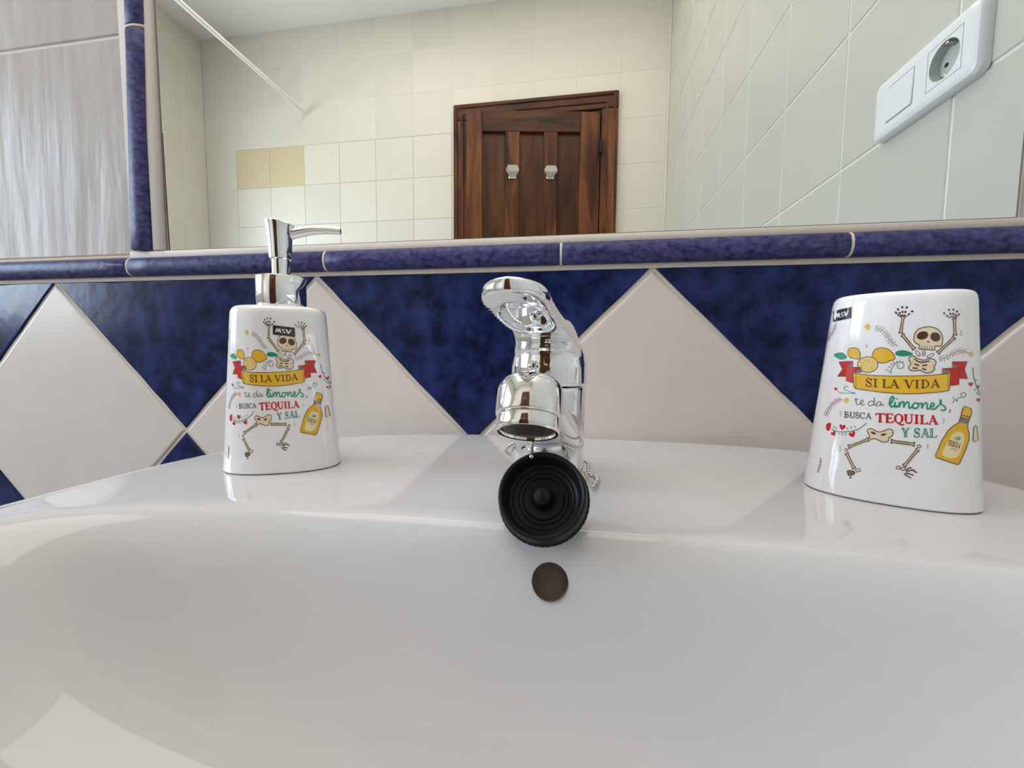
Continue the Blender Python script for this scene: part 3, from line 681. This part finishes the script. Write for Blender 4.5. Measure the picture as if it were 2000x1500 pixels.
# limones, green
g='green'
scr(g,[(855,1180),(885,1160),(912,1115),(905,1092),(885,1100),(870,1140),(868,1180),(885,1205),(905,1205),(925,1185)],20)
scr(g,[(932,1150),(925,1190),(940,1210),(962,1192)],20); scr(g,[(930,1112),(965,1118)],9)
scr(g,[(975,1150),(978,1212),(985,1180),(1015,1148),(1030,1165),(1028,1215),(1040,1180),(1070,1150),(1088,1170),(1085,1208),(1100,1222),(1122,1205)],18)
scr(g,[(1185,1165),(1150,1165),(1128,1195),(1140,1222),(1175,1222),(1198,1195),(1185,1168),(1210,1172),(1228,1160)],18)
scr(g,[(1235,1158),(1238,1222),(1250,1190),(1280,1160),(1298,1175),(1295,1222),(1312,1232),(1335,1215)],18)
scr(g,[(1338,1210),(1372,1195),(1375,1170),(1352,1165),(1335,1200),(1350,1232),(1385,1232),(1410,1210)],18)
scr(g,[(1410,1210),(1450,1170),(1458,1130),(1445,1140),(1465,1180),(1500,1205),(1510,1235),(1480,1250),(1455,1238)],18)
scr('grey',[(1560,1232),(1566,1250),(1552,1275)],9)
# BUSCA TEQUILA Y SAL
for i,(ch,x,w) in enumerate((('B',345,58),('U',408,64),('S',474,48),('C',525,60),('A',590,72))): letter(ch,x,1262+i*4,w,68,'grey',15,7)
for i,(ch,x,w) in enumerate((('T',708,100),('E',815,96),('Q',920,100),('U',1030,106),('I',1143,62),('L',1212,92),('A',1305,120))): letter(ch,x,1280+i*4,w,108,'red',28,11)
T=B
for i,(ch,x,w) in enumerate((('Y',1003,92),('S',1140,78),('A',1222,102),('L',1325,85))):
    letter(ch,x,450+i*2,w,105,'green',28,9); 
    pass
for a,b in(((1180,475),(1165,490)),((1268,465),(1300,548)),((1347,462),(1347,545)),((1052,508),(1052,548)),((1020,458),(1046,498))): stroke('white',6,[a,b],4)
T=A
# sprigs
sprig([(700,300),(775,318),(835,385),(880,460),(960,508)],n=13); flower(615,288,36)
sprig([(1430,660),(1520,640),(1600,590),(1690,560),(1765,590)],n=12); flower(1800,602,30)
sprig([(130,1310),(165,1240),(215,1170),(270,1130),(330,1122)],n=12,L=22,c='grey'); flower(370,1132,34)
sprig([(150,440),(190,390),(230,320),(252,240)],n=9,L=20,c='grey')
scr('green',[(1820,750),(1828,860),(1862,970),(1915,1070)],8); 
for x,y in((1795,948),(1880,980),(1888,1130)): heart(x,y,26,-10)
for x,y in((1850,890),(1835,1000),(1860,1040),(1880,1060),(1830,880)): stroke('green',2,[(x,y),(x+20,y+18)],9)
scr('green',[(885,825),(885,780),(915,725),(975,695),(1025,715),(1020,755),(975,765),(950,735),(975,722)],7)
for x,y in((865,750),(885,715),(915,700),(950,690),(985,682),(1020,690)): add('red' if x<900 else 'grey',2,ell(x,y,8,8,0,6))
scr('green',[(880,820),(850,790),(820,775)],6)
scr('green',[(480,1052),(420,1035),(360,1010),(345,985),(375,970),(395,990)],7); scr('green',[(480,1052),(380,1050),(300,1045),(270,1025)],6); heart(250,1002,20,20)
scr('green',[(1590,1165),(1612,1130),(1645,1112),(1690,1100),(1735,1082),(1735,1050),(1700,1045),(1680,1070),(1700,1082)],7); scr('green',[(1612,1130),(1590,1090)],6); heart(1640,1138,11)
T=B
scr('green',[(200,460),(270,490),(370,493),(470,478),(540,445),(605,392)],9)
for x,y in((230,435),(258,452),(380,455),(425,445),(470,435),(285,515),(325,520),(365,520)): stroke('green',2,[(x-6,y-10),(x+7,y+10)],10)
heart(325,440,36,10); heart(222,512,30,-30); heart(440,525,38,-20); add('red',3,cat([(140,410),(175,388),(195,400),(180,470),(150,478),(136,450)],True,3)); 
pel=[(610,480),(655,458),(750,498),(855,462),(903,485),(895,540),(855,565),(852,600),(790,612),(730,585),(690,572),(645,580),(635,535)]
shape('bone',2,cat(pel,True,3),w=10); add('eye',4,ell(680,508,32,14,22,10)); add('eye',4,ell(797,525,32,13,-12,10))
bone(628,580,395,668,22,19); shape('bone',2,ell(370,702,15,15,0,10),w=8); bone(372,740,462,915,24,18)
bone(882,602,1152,638,22,20); shape('bone',2,ell(1203,662,22,18,0,10),w=9); bone(1190,698,1030,888,24,20)
shape('bone',2,[(465,930),(530,918),(538,945),(480,958)],w=8)
add('eye',2,cat([(375,945),(420,935),(465,950),(470,980),(420,1005),(385,990)],True,3)); add('eye',3,ell(418,1022,15,10,0,8))
for a in((395,948,380,985),(425,945,405,995),(448,955,435,1000)): stroke('bone',4,[a[:2],a[2:]],4)
shape('bone',2,ell(965,905,26,17,0,10),w=9); shape('bone',2,ell(1020,920,24,18,0,10),w=9)
for a in((1050,935,1095,905),(1055,950,1130,930),(1045,965,1120,985),(1030,975,1090,1015),(1120,925,1160,955)):
    stroke('boneline',3,[a[:2],a[2:]],15); add('boneline',3,ell(a[2]+12,a[3]+4,13,9,20,7))
dots(300,688);dots(1305,660,s=.8)
T=A; dots(300,1288); dots(1485,1370); dots(1685,360); dots(605,512,s=.6)
T=B
# bottle
bo=[(1392,770),(1470,590),(1540,480),(1600,425),(1660,390),(1690,300),(1700,240),(1722,200),(1800,228),(1806,270),(1785,335),(1762,395),(1758,440),(1778,520),(1775,590),(1730,720),(1665,865),(1650,872),(1400,790)]
shape('amber',2,bo,w=10)
add('ribbonshade',3,[(1662,385),(1688,325),(1778,345),(1758,400)])
add('yellow',3,[(1708,235),(1724,205),(1796,230),(1800,268),(1784,310),(1694,292)])
stroke('boneline',4,[(1690,300),(1785,325)],8); stroke('boneline',4,[(1685,325),(1778,350)],5)
lab=[(1470,760),(1565,560),(1600,510),(1650,490),(1700,505),(1725,560),(1715,620),(1640,790)]
add('labelcream',4,cat(lab,True,3))
for a in((1600,568,1650,588),(1620,550,1660,582),(1650,545,1655,582),(1685,565,1655,588),(1675,552,1656,582)): stroke('green',5,[a[:2],a[2:]],9)
def lt(ch,i):
    # small rotated word
    global T
    T0=T; ox,oy=1548+i*20.5,588+i*6.2
    def T2(x,y): 
        r=math.radians(17); X,Y=x*math.cos(r)-y*math.sin(r),x*math.sin(r)+y*math.cos(r); return B(1548+X,585+Y)
    T=T2; letter(ch,i*21,0,20,62,'brown',6,4,l=5); T=T0
for i,ch in enumerate('TEQUILA'): lt(ch,i)
stroke('brown',5,[(1570,685),(1640,702)],5)
shape('bone',2,[(1820,590),(1828,450),(1845,420),(1862,430),(1882,590),(1840,608)],w=9)
# side decorations on the curved ends
T=B
sprig([(112,1160),(100,1060),(95,960),(120,880)] if False else [(45,960),(60,900),(75,840),(70,790)],n=6,L=14,c='grey')
# label (separate, per object)
main=polys; polys=[]
T=A
add('dark',3,[(225,105),(432,60),(430,190),(220,232)])
def T3(x,y):
    # unit square label
    p=np.array([225,105])*(1-x)*(1-y)+np.array([432,60])*x*(1-y)+np.array([430,190])*x*y+np.array([220,232])*(1-x)*y
    return A(*p)
T=T3
for ch,x in(('M',.13),('S',.42),('V',.62)):
    def st(p,w=.055): stroke('white',5,p,w)
    if ch=='M': st([(x,.73),(x+.07,.28)]);st([(x+.07,.28),(x+.12,.66)]);st([(x+.12,.66),(x+.19,.28)]);st([(x+.19,.28),(x+.22,.73)])
    if ch=='S': st([(x+.15,.33),(x+.04,.33),(x+.02,.48),(x+.13,.55),(x+.12,.68),(x,.7)])
    if ch=='V': st([(x,.28),(x+.08,.73)],.07);st([(x+.08,.73),(x+.2,.28)],.07)
stroke('grey',4,[(.88,.1),(.88,.9)],.02)
lab=polys

def enc(c): return c
ART, STICKER = main, lab

# artwork plane -> ceramic: X = share of the half width at that height, K = share of the height
EX = [(i, j) for i in range(6) for j in range(6) if i+j <= 5]
CX = [-0.00492, 0.08588, -0.00984, 0.00072, 0.00055, -0.00014, 0.98834, -0.10786, 0.0098, -2e-05, 0.00312, -0.06234, 0.01058, -0.00027, 0.00226, 0.00584, -0.01151, -0.00263, 0.07405, -0.016, 0.0556]
CK = [0.48073, -0.44896, -0.00462, 0.00021, -4e-05, -0.00025, 0.02177, 0.0382, 0.00042, 0.00116, -0.00049, -0.00634, -0.00945, 0.00712, -0.00181, 0.00205, 0.00079, -0.00725, -0.00848, -0.0159, 0.00032]
def art_map(p):
    u, v = (p[0]-1760)/170, (p[1]-790)/190
    return sum(c*u**i*v**j for c, (i, j) in zip(CX, EX)), sum(c*u**i*v**j for c, (i, j) in zip(CK, EX))
INK = {'dark': (.035, .035, .038), 'white': (.85, .85, .85), 'yellow': (.83, .50, .045), 'paleyellow': (.86, .64, .26), 'green': (.03, .30, .18), 'red': (.60, .018, .018), 'brown': (.16, .06, .028),
       'grey': (.13, .125, .13), 'bone': (.80, .68, .47), 'boneline': (.12, .065, .045), 'eye': (.10, .045, .035), 'ribbonshade': (.22, .19, .20), 'labelcream': (.86, .72, .40), 'amber': (.80, .45, .02)}
INKM = [mat('ink_'+c, INK[c], .16, coat=.3) for c in cols]
NE = 2.3
def body_pt(B, X, K, off=0):
    X = max(-.9995, min(.9995, X)); a = B['a0']+(B['a1']-B['a0'])*K; b = B['b0']+(B['b1']-B['b0'])*K
    y = (1-abs(X)**NE)**(1/NE)
    nx = math.copysign(abs(X)**(NE-1), X)/a; ny = -(y**(NE-1))/b; L = math.hypot(nx, ny)
    return Vector((a*X+nx/L*off, -b*y+ny/L*off, B['h']*K))
def wrap_print(name, polys, B, parent, fm=None, label=None):
    V, F, MI = [], [], []
    for c, l, pts in polys:
        q = [art_map(p) for p in pts] if fm is None else [fm(p) for p in pts]
        if any(abs(x) > 1.15 for x, k in q): continue
        bm = bmesh.new()
        vs = [bm.verts.new((x*.038, k*.115, 0)) for x, k in q]
        try: f = bm.faces.new(vs)
        except ValueError: bm.free(); continue
        if len(vs) > 4: bmesh.ops.triangulate(bm, faces=[f], ngon_method='EAR_CLIP')
        xs = [v.co.x for v in bm.verts]; s = .0022
        if max(xs)-min(xs) > s:
            k = math.floor(min(xs)/s)+1
            while k*s < max(xs):
                bmesh.ops.bisect_plane(bm, geom=bm.verts[:]+bm.edges[:]+bm.faces[:], plane_co=(k*s, 0, 0), plane_no=(1, 0, 0)); k += 1
        bm.verts.ensure_lookup_table(); bm.verts.index_update(); n0 = len(V)
        for v in bm.verts: V.append(body_pt(B, v.co.x/.038, v.co.y/.115, .00006+.000025*l))
        for f in bm.faces: F.append(tuple(n0+v.index for v in f.verts)); MI.append(c)
        bm.free()
    o = mesh(name, V, F, None, None, True, INKM, MI)
    bm = bmesh.new(); bm.from_mesh(o.data)
    for f in bm.faces:
        c_ = f.calc_center_median(); f.normal_update()
        if f.normal.dot(Vector((c_.x/B['a0']**2, c_.y/B['b0']**2, 0))) < 0: f.normal_flip()
    bm.to_mesh(o.data); bm.free()
    local(o, parent)
    if label: o['label'] = label
    return o
def ceramic_body(name, B, parent, hollow):
    n = 320; th = []
    for k in range(n):
        a = 2*math.pi*k/n; c, s = math.cos(a), math.sin(a)
        th.append((math.copysign(abs(c)**(2/NE), c), math.copysign(abs(s)**(2/NE), s)))
    V = []; H = B['h']
    prof = [(.0035, .0006), (.0008, .0), (.0, .0008)]          # (inset, z)
    prof += [(0, H*t) for t in (.03, .1, .2, .3, .4, .5, .6, .7, .8, .9, .955)]
    if hollow: prof += [(.0003, H-.0024), (.0010, H-.0010), (.0020, H-.0002), (.0030, H), (.0042, H-.0004), (.0048, H-.0018), (.0050, H-.006), (.0050, H*.5), (.0050, .008)]
    else: prof += [(.0003, H-.0034), (.0012, H-.0016), (.0026, H-.0005), (.0045, H), (.012, H+.0004), (.019, H+.0006)]
    for d, z in prof:
        K = z/H; a = B['a0']+(B['a1']-B['a0'])*K-d; b = B['b0']+(B['b1']-B['b0'])*K-d
        V += [(a*x, b*y, z) for x, y in th]
    F = []
    for i in range(len(prof)-1):
        for k in range(n): F.append((i*n+k, i*n+(k+1) % n, (i+1)*n+(k+1) % n, (i+1)*n+k))
    F.append(tuple(reversed(range(n)))); F.append(tuple(range((len(prof)-1)*n, len(prof)*n)))
    o = mesh(name, V, F, M['glaze'], None, True); sharp(o, 45); return local(o, parent)
# tumbler, right
CB = dict(a0=.0392, b0=.0237, a1=.0299, b1=.0233, h=.1166)
cup = empty('tumbler', (.7002, -.1404, ZD+.0002), -.42)
tag(cup, 'white oval bathroom tumbler with skeleton and tequila print, right of the tap, without a pump', 'tumbler')
ceramic_body('cup_body', CB, cup, True)
wrap_print('print', ART, CB, cup, label='skeleton, lemons and tequila bottle print with Spanish lettering')
wrap_print('logo_patch', STICKER, CB, cup, label='small dark logo patch')
# soap dispenser, left
DB = dict(a0=.0376, b0=.0227, a1=.0293, b1=.0221, h=.1122)
dis = empty('soap_dispenser', (.3116, -.1517, ZD+.0002), .40)
tag(dis, 'white oval soap dispenser with chrome pump and skeleton print, left of the tap', 'soap dispenser')
ceramic_body('bottle_body', DB, dis, False)
wrap_print('print', ART, DB, dis, lambda p: (art_map(p)[0]+.05, art_map(p)[1]-.004), label='skeleton, lemons and tequila bottle print with Spanish lettering')
QD = [(.06, .880), (.47, .868), (.47, .814), (.055, .826)]     # corners of the patch on this bottle
def stick2(p):
    # unit square of the patch on the tumbler -> its place on the dispenser
    A0 = [np.array(A(*q)) for q in ((225, 105), (432, 60), (430, 190), (220, 232))]
    x, y = .5, .5
    for _ in range(12):
        P0 = A0[0]*(1-x)*(1-y)+A0[1]*x*(1-y)+A0[2]*x*y+A0[3]*(1-x)*y; r = np.array(p)-P0
        dx = (A0[1]-A0[0])*(1-y)+(A0[2]-A0[3])*y; dy = (A0[3]-A0[0])*(1-x)+(A0[2]-A0[1])*x
        s = np.linalg.solve(np.stack([dx, dy], 1), r); x += s[0]; y += s[1]
    q = [np.array(v) for v in QD]; r = q[0]*(1-x)*(1-y)+q[1]*x*(1-y)+q[2]*x*y+q[3]*(1-x)*y
    return float(r[0]), float(r[1])
wrap_print('logo_patch', [(c, l+5, p) for c, l, p in STICKER], DB, dis, stick2, 'small dark logo patch')
H = DB['h']; tz = ZD+.0002
pump = empty('pump', (.0014, 0, 0)); local(pump, dis)
def pl_(name, prof, **k): o = latheo(name, prof, M['chrome'], None, 64, None, **k); return local(o, pump)
pl_('collar', [(.0154, H+.0003), (.0157, H+.0008), (.0157, H+.0200), (.0153, H+.0208), (.0146, H+.0211), (.0066, H+.0213), (.0062, H+.0205)], cap1=False)
pl_('pump_stem', [(.0056, H+.019), (.0056, H+.036)])
# pump head: flares upward, top cut slightly slanted, nozzle to the side
n = 56; V, F = [], []
pr = [(.0064, .0330), (.0068, .0333), (.0070, .0345), (.0074, .042), (.0079, .049), (.0085, .0540), (.0090, .0562), (.0092, .0570), (.0092, .0578), (.0088, .0583), (.0, .0585)]
for r, z in pr:
    for k in range(n):
        a = 2*math.pi*k/n; sl = 0 if z < .05 else -(z-.05)/.0085*.0014*math.cos(a)*(r/.0092)
        V.append((r*math.cos(a)*1.0, r*math.sin(a), H+z+sl))
for i in range(len(pr)-1):
    for k in range(n): F.append((i*n+k, i*n+(k+1) % n, (i+1)*n+(k+1) % n, (i+1)*n+k))
F.append(tuple(reversed(range(n))))
o = mesh('pump_head', V, F, M['chrome'], None, True); sharp(o, 35); local(o, pump)
P = catm([(.003, 0, H+.0500), (.010, 0, H+.0520), (.020, 0, H+.0545), (.030, 0, H+.0556), (.0395, 0, H+.0556)], 8)
o = tube('nozzle', P, .0040, M['chrome'], None, 24, True, .0024); local(o, pump)
o = tube('nozzle_opening', [(.0392, 0, H+.0556), (.0398, 0, H+.0556)], .0017, M['dark'], None, 16); local(o, pump)

# ------------------------------------------------------------ mixer tap
FX, FY = .4995, -.140
tap = empty('mixer_tap', (FX, FY, ZD)); tag(tap, 'chrome single-lever mixer tap in the middle of the washbasin', 'tap')
def remesh(name, parts, voxel, smooth, m, parent, subtract=None):
    """join overlapping closed solids into one flowing chrome skin"""
    bm = bmesh.new()
    for V, F in parts:
        bv = [bm.verts.new(v) for v in V]
        for f in F:
            try: bm.faces.new([bv[i] for i in f])
            except ValueError: pass
    bmesh.ops.recalc_face_normals(bm, faces=bm.faces)
    me = bpy.data.meshes.new(name); bm.to_mesh(me); bm.free(); o = bpy.data.objects.new(name, me); COL.objects.link(o)
    r = o.modifiers.new('r', 'REMESH'); r.mode = 'VOXEL'; r.voxel_size = voxel
    s = o.modifiers.new('s', 'CORRECTIVE_SMOOTH') if False else o.modifiers.new('s', 'SMOOTH'); s.factor = .5; s.iterations = smooth
    dg = bpy.context.evaluated_depsgraph_get(); me2 = bpy.data.meshes.new_from_object(o.evaluated_get(dg)); o.modifiers.clear(); o.data = me2
    me2.materials.clear(); me2.materials.append(m); me2.polygons.foreach_set('use_smooth', [True]*len(me2.polygons))
    if parent: o.parent = parent; o.matrix_parent_inverse = parent.matrix_basis.inverted()
    return o
TB = Matrix.Translation((FX, FY, ZD))
latheo('base_ring', [(.0255, .0002), (.0262, .0010), (.0262, .0035), (.0250, .0045), (.0240, .0046)], M['chrome'], tap, 72, TB, True, False)
def loft(P, wx, wz, n=40, ex=2.2):
    V, F = [], []
    for i, p in enumerate(P):
        p = Vector(p); t = (Vector(P[min(i+1, len(P)-1)])-Vector(P[max(i-1, 0)])).normalized(); s = Vector((1, 0, 0)); q = s.cross(t).normalized()
        for k in range(n):
            a = 2*math.pi*k/n; c, d = math.cos(a), math.sin(a)
            V.append(p+s*wx[i]*math.copysign(abs(c)**(2/ex), c)+q*wz[i]*math.copysign(abs(d)**(2/ex), d))
    for i in range(len(P)-1):
        for k in range(n): F.append((i*n+k, i*n+(k+1) % n, (i+1)*n+(k+1) % n, (i+1)*n+k))
    F += [tuple(reversed(range(n))), tuple(range((len(P)-1)*n, len(P)*n))]
    return V, F
col = lathe([(.0243, .003), (.0244, .020), (.0245, .045), (.0245, .0600), (.0235, .0612)], 96, TB, True, True)
P = catm([(FX, FY+.004, .8935), (FX, FY-.020, .9010), (FX, FY-.045, .9100), (FX, FY-.070, .9190), (FX, FY-.092, .9265), (FX-.0004, FY-.106, .9285)], 6); m_ = len(P)
def lin(t, ks):
    for (a, x), (b_, y) in zip(ks, ks[1:]):
        if t <= b_: return x+(y-x)*(t-a)/(b_-a)
    return ks[-1][1]
wx = [lin(i/(m_-1), [(0, .0225), (.25, .0205), (.5, .0175), (.8, .0145), (1, .0125)]) for i in range(m_)]
wz = [lin(i/(m_-1), [(0, .0215), (.3, .0165), (.6, .0122), (1, .0078)]) for i in range(m_)]
remesh('tap_body', [col, loft(P, wx, wz)], .0008, 5, M['chrome'], tap)
# outlet head, tilted towards the user, with its aerator
TL = math.radians(27)
HM = Matrix.Translation((FX+.0003, FY-.1125, .9190)) @ Matrix.Rotation(-TL, 4, 'X')
latheo('outlet_head', [(.0120, .0060), (.0131, .0064), (.0134, .0072), (.0136, .0165), (.0134, .0184), (.0128, .0201), (.0116, .0215), (.0096, .0225), (.006, .0231), (.0, .0233)], M['chrome_worn'], tap, 72, HM, True, False, 50)
ar = latheo('aerator', [(.0108, .0012), (.0112, .0002), (.0121, .0000), (.0126, .0008), (.0128, .0018), (.0128, .0054), (.0123, .0060)], M['chrome_worn'], tap, 72, HM, False, True, 30)
V, F = lathe([(.0109, .0011), (.0104, .0016), (.0, .0016)], 48, HM); mesh('aerator_screen', V, F, M['mesh_grey'], ar)
bm = bmesh.new()
for i in range(-6, 7):
    for j in range(-6, 7):
        x, y = i*.0015+(j % 2)*.00075, j*.0013
        if math.hypot(x, y) < .0098:
            for v in bmesh.ops.create_cube(bm, size=.0007)['verts']: v.co = HM @ (v.co+Vector((x, y, .0013)))
tag(bmobj('screen_mesh', bm, M['pin'], ar), kind='stuff')
# handle: round skirt, domed cap and lever with a hollowed underside
sk_ = lathe([(.0245, .0618), (.0254, .0620), (.0255, .0640), (.0252, .074), (.0240, .0815), (.0208, .0885), (.0163, .0940), (.0115, .101), (.0065, .1085), (.0030, .1130), (.0001, .1145)], 96, TB, True, True)
def lever():
    ny, nx = 110, 60; V, F = [], []
    ks_w = [(0, .0215), (.12, .0212), (.3, .0178), (.5, .0152), (.72, .0138), (.88, .0128), (1, .0120)]
    ks_b = [(0, .940), (.10, .9455), (.20, .9535), (.34, .9590), (.5, .9615), (.75, .9648), (.88, .9672), (1, .9705)]
    ks_t = [(0, .9820), (.15, .9835), (.35, .9820), (.6, .9785), (.85, .9765), (1, .9755)]
    Y0, Y1 = FY+.006, FY-.140
    def sm(t, ks): return (lin(max(t-.04, 0), ks)+2*lin(t, ks)+lin(min(t+.04, 1), ks))/4
    top, bot = [], []
    for i in range(ny+1):
        t = i/ny; w = sm(t, ks_w)
        if t > .86: w *= math.sqrt(max(0, 1-((t-.86)/.1405)**2.6))
        w = max(w, .0006); y = Y0+(Y1-Y0)*t; zb, zt = sm(t, ks_b), sm(t, ks_t)
        if t > .9: k_ = ((t-.9)/.1)**2; zt -= .0006*k_
        for j in range(nx+1):
            u = -1+2*j/nx; x = FX+u*w-.0035*max(0, t-.3)/.7
            # underside: loop-shaped groove around a slightly raised tongue
            d = 0
            uu, vv = (u+.04)/.66, (t-.68)/.20
            rr = (abs(uu)**2.4+abs(vv)**2.6)**(1/2.5)
            d += (.0034+.0010*vv)*(1/(1+math.exp((rr-1)*20)))
            e_ = (1-abs(u)**3.2)
            bot.append(Vector((x, y, zb+d*min(1, e_*2)+(1-min(1, e_*6))*.0015)))
            top.append(Vector((x, y, zb+.0024+(zt-zb-.0024)*max(0, 1-abs(u)**(1.7+1.5*t))**(.75-.25*t))))
    N1 = (nx+1); V = top+bot; nb = len(top)
    for i in range(ny):
        for j in range(nx):
            a = i*N1+j; F.append((a, a+1, a+N1+1, a+N1)); F.append((nb+a, nb+a+N1, nb+a+N1+1, nb+a+1))
        for j in (0, nx):
            a = i*N1+j; F.append((a, a+N1, nb+a+N1, nb+a) if j == 0 else (a, nb+a, nb+a+N1, a+N1))
    for i in (0, ny):
        for j in range(nx):
            a = i*N1+j; F.append((a, nb+a, nb+a+1, a+1))
    return V, F
remesh('lever_handle', [sk_, lever()], .0006, 10, M['chrome'], tap)
IM = Matrix.Translation((FX-.0070, FY-.0243, .9428)) @ Matrix.Rotation(math.radians(90), 4, 'X')
ind = latheo('temperature_mark', [(.0037, -.0005), (.0037, .0006), (.0030, .0014), (.0016, .0019), (.0001, .0020)], M['chrome'], tap, 32, IM, True, False)
for s, mt in ((-1, M['red']), (1, M['bluedot'])):
    latheo('colour_dot', [(.0007, .0014), (.0005, .0021), (.0, .0022)], mt, ind, 12, IM @ Matrix.Translation((s*.0021, 0, 0)), True, False)

# ------------------------------------------------------------ rubber plug on its ball chain, leaning against the tap
PC = Vector((.5040, -.2268, .8846))
PN = Vector((-.06, -.83, .56)).normalized()
PM = Matrix.Translation(PC) @ PN.to_track_quat('Z', 'Y').to_matrix().to_4x4()
plug = empty('basin_plug', PC); tag(plug, 'black rubber basin plug leaning against the foot of the tap', 'plug')
prof = [(.0, -.0050), (.0178, -.0050), (.0196, -.0046), (.0203, -.0034), (.0203, -.0022), (.0196, -.0016), (.0192, .0034), (.0189, .0042), (.0182, .0045), (.0172, .0040), (.0162, .0004), (.0154, -.0018), (.0142, -.0024), (.0134, -.0022), (.0126, -.0026), (.0098, -.0026), (.0093, -.0023), (.0087, -.0027), (.0060, -.0028), (.0048, -.0030), (.0046, -.0004), (.0036, .0014), (.0018, .0021), (.0, .0022)]
prof = [(r*1.05, z*1.25) for r, z in prof]
V, F = lathe(prof, 96, PM)
for k in range(96):                                   # serrated flange
    for i in (3, 4):
        c = PM @ Vector((0, 0, prof[i][1])); v = V[i*96+k]; V[i*96+k] = c+(v-c)*(1+(.006 if k % 2 else -.002))
o = mesh('rubber_disc', V, F, M['rubber'], plug, True); sharp(o, 30)
latheo('moulded_ring', [(.0120, -.0027), (.0118, -.0023), (.0116, -.0027)], M['rubber'], plug, 64, PM, False, False)
def chain(name, P, parent, r=.0013, step=.0029):
    P = catm(P, 10); L = [0]
    for a, b_ in zip(P, P[1:]): L.append(L[-1]+(b_-a).length)
    bm = bmesh.new(); s = 0; i = 0
    while s < L[-1]:
        while L[i+1] < s: i += 1
        p = P[i].lerp(P[i+1], (s-L[i])/(L[i+1]-L[i])); bmesh.ops.create_icosphere(bm, subdivisions=2, radius=r, matrix=Matrix.Translation(p)); s += step
    o = bmobj(name, bm, M['pin2'], parent, smooth=True); return tag(o, kind='stuff')
M['pin2'] = mat('chain_steel', (.55, .54, .52), .22, 1.)
R_ = .0278
def arc(a, z): return (FX+R_*math.cos(math.radians(a)), FY+R_*math.sin(math.radians(a)), z)
chain('ball_chain', [tuple(PC+Vector((-.006, .006, .017))), (FX-.006, FY-.045, .900), (FX-.010, FY-.031, .903), arc(-125, .897), arc(-160, .8885), arc(170, .881), arc(135, .876), arc(90, .874), arc(50, .8745), arc(15, .877), arc(-12, .8735), (FX+.0335, FY-.014, .8712), (FX+.0318, FY-.020, .8712), (FX+.0300, FY-.026, .8713), (FX+.0325, FY-.020, .8738), (FX+.031, FY-.012, .8740)], tap)
chain('ball_chain', [(FX+.0125, FY-.080, .9100), (FX+.0160, FY-.070, .9060), (FX+.0195, FY-.055, .9015), (FX+.0225, FY-.038, .8990), (FX+.0215, FY-.022, .9000)], tap, .0009)
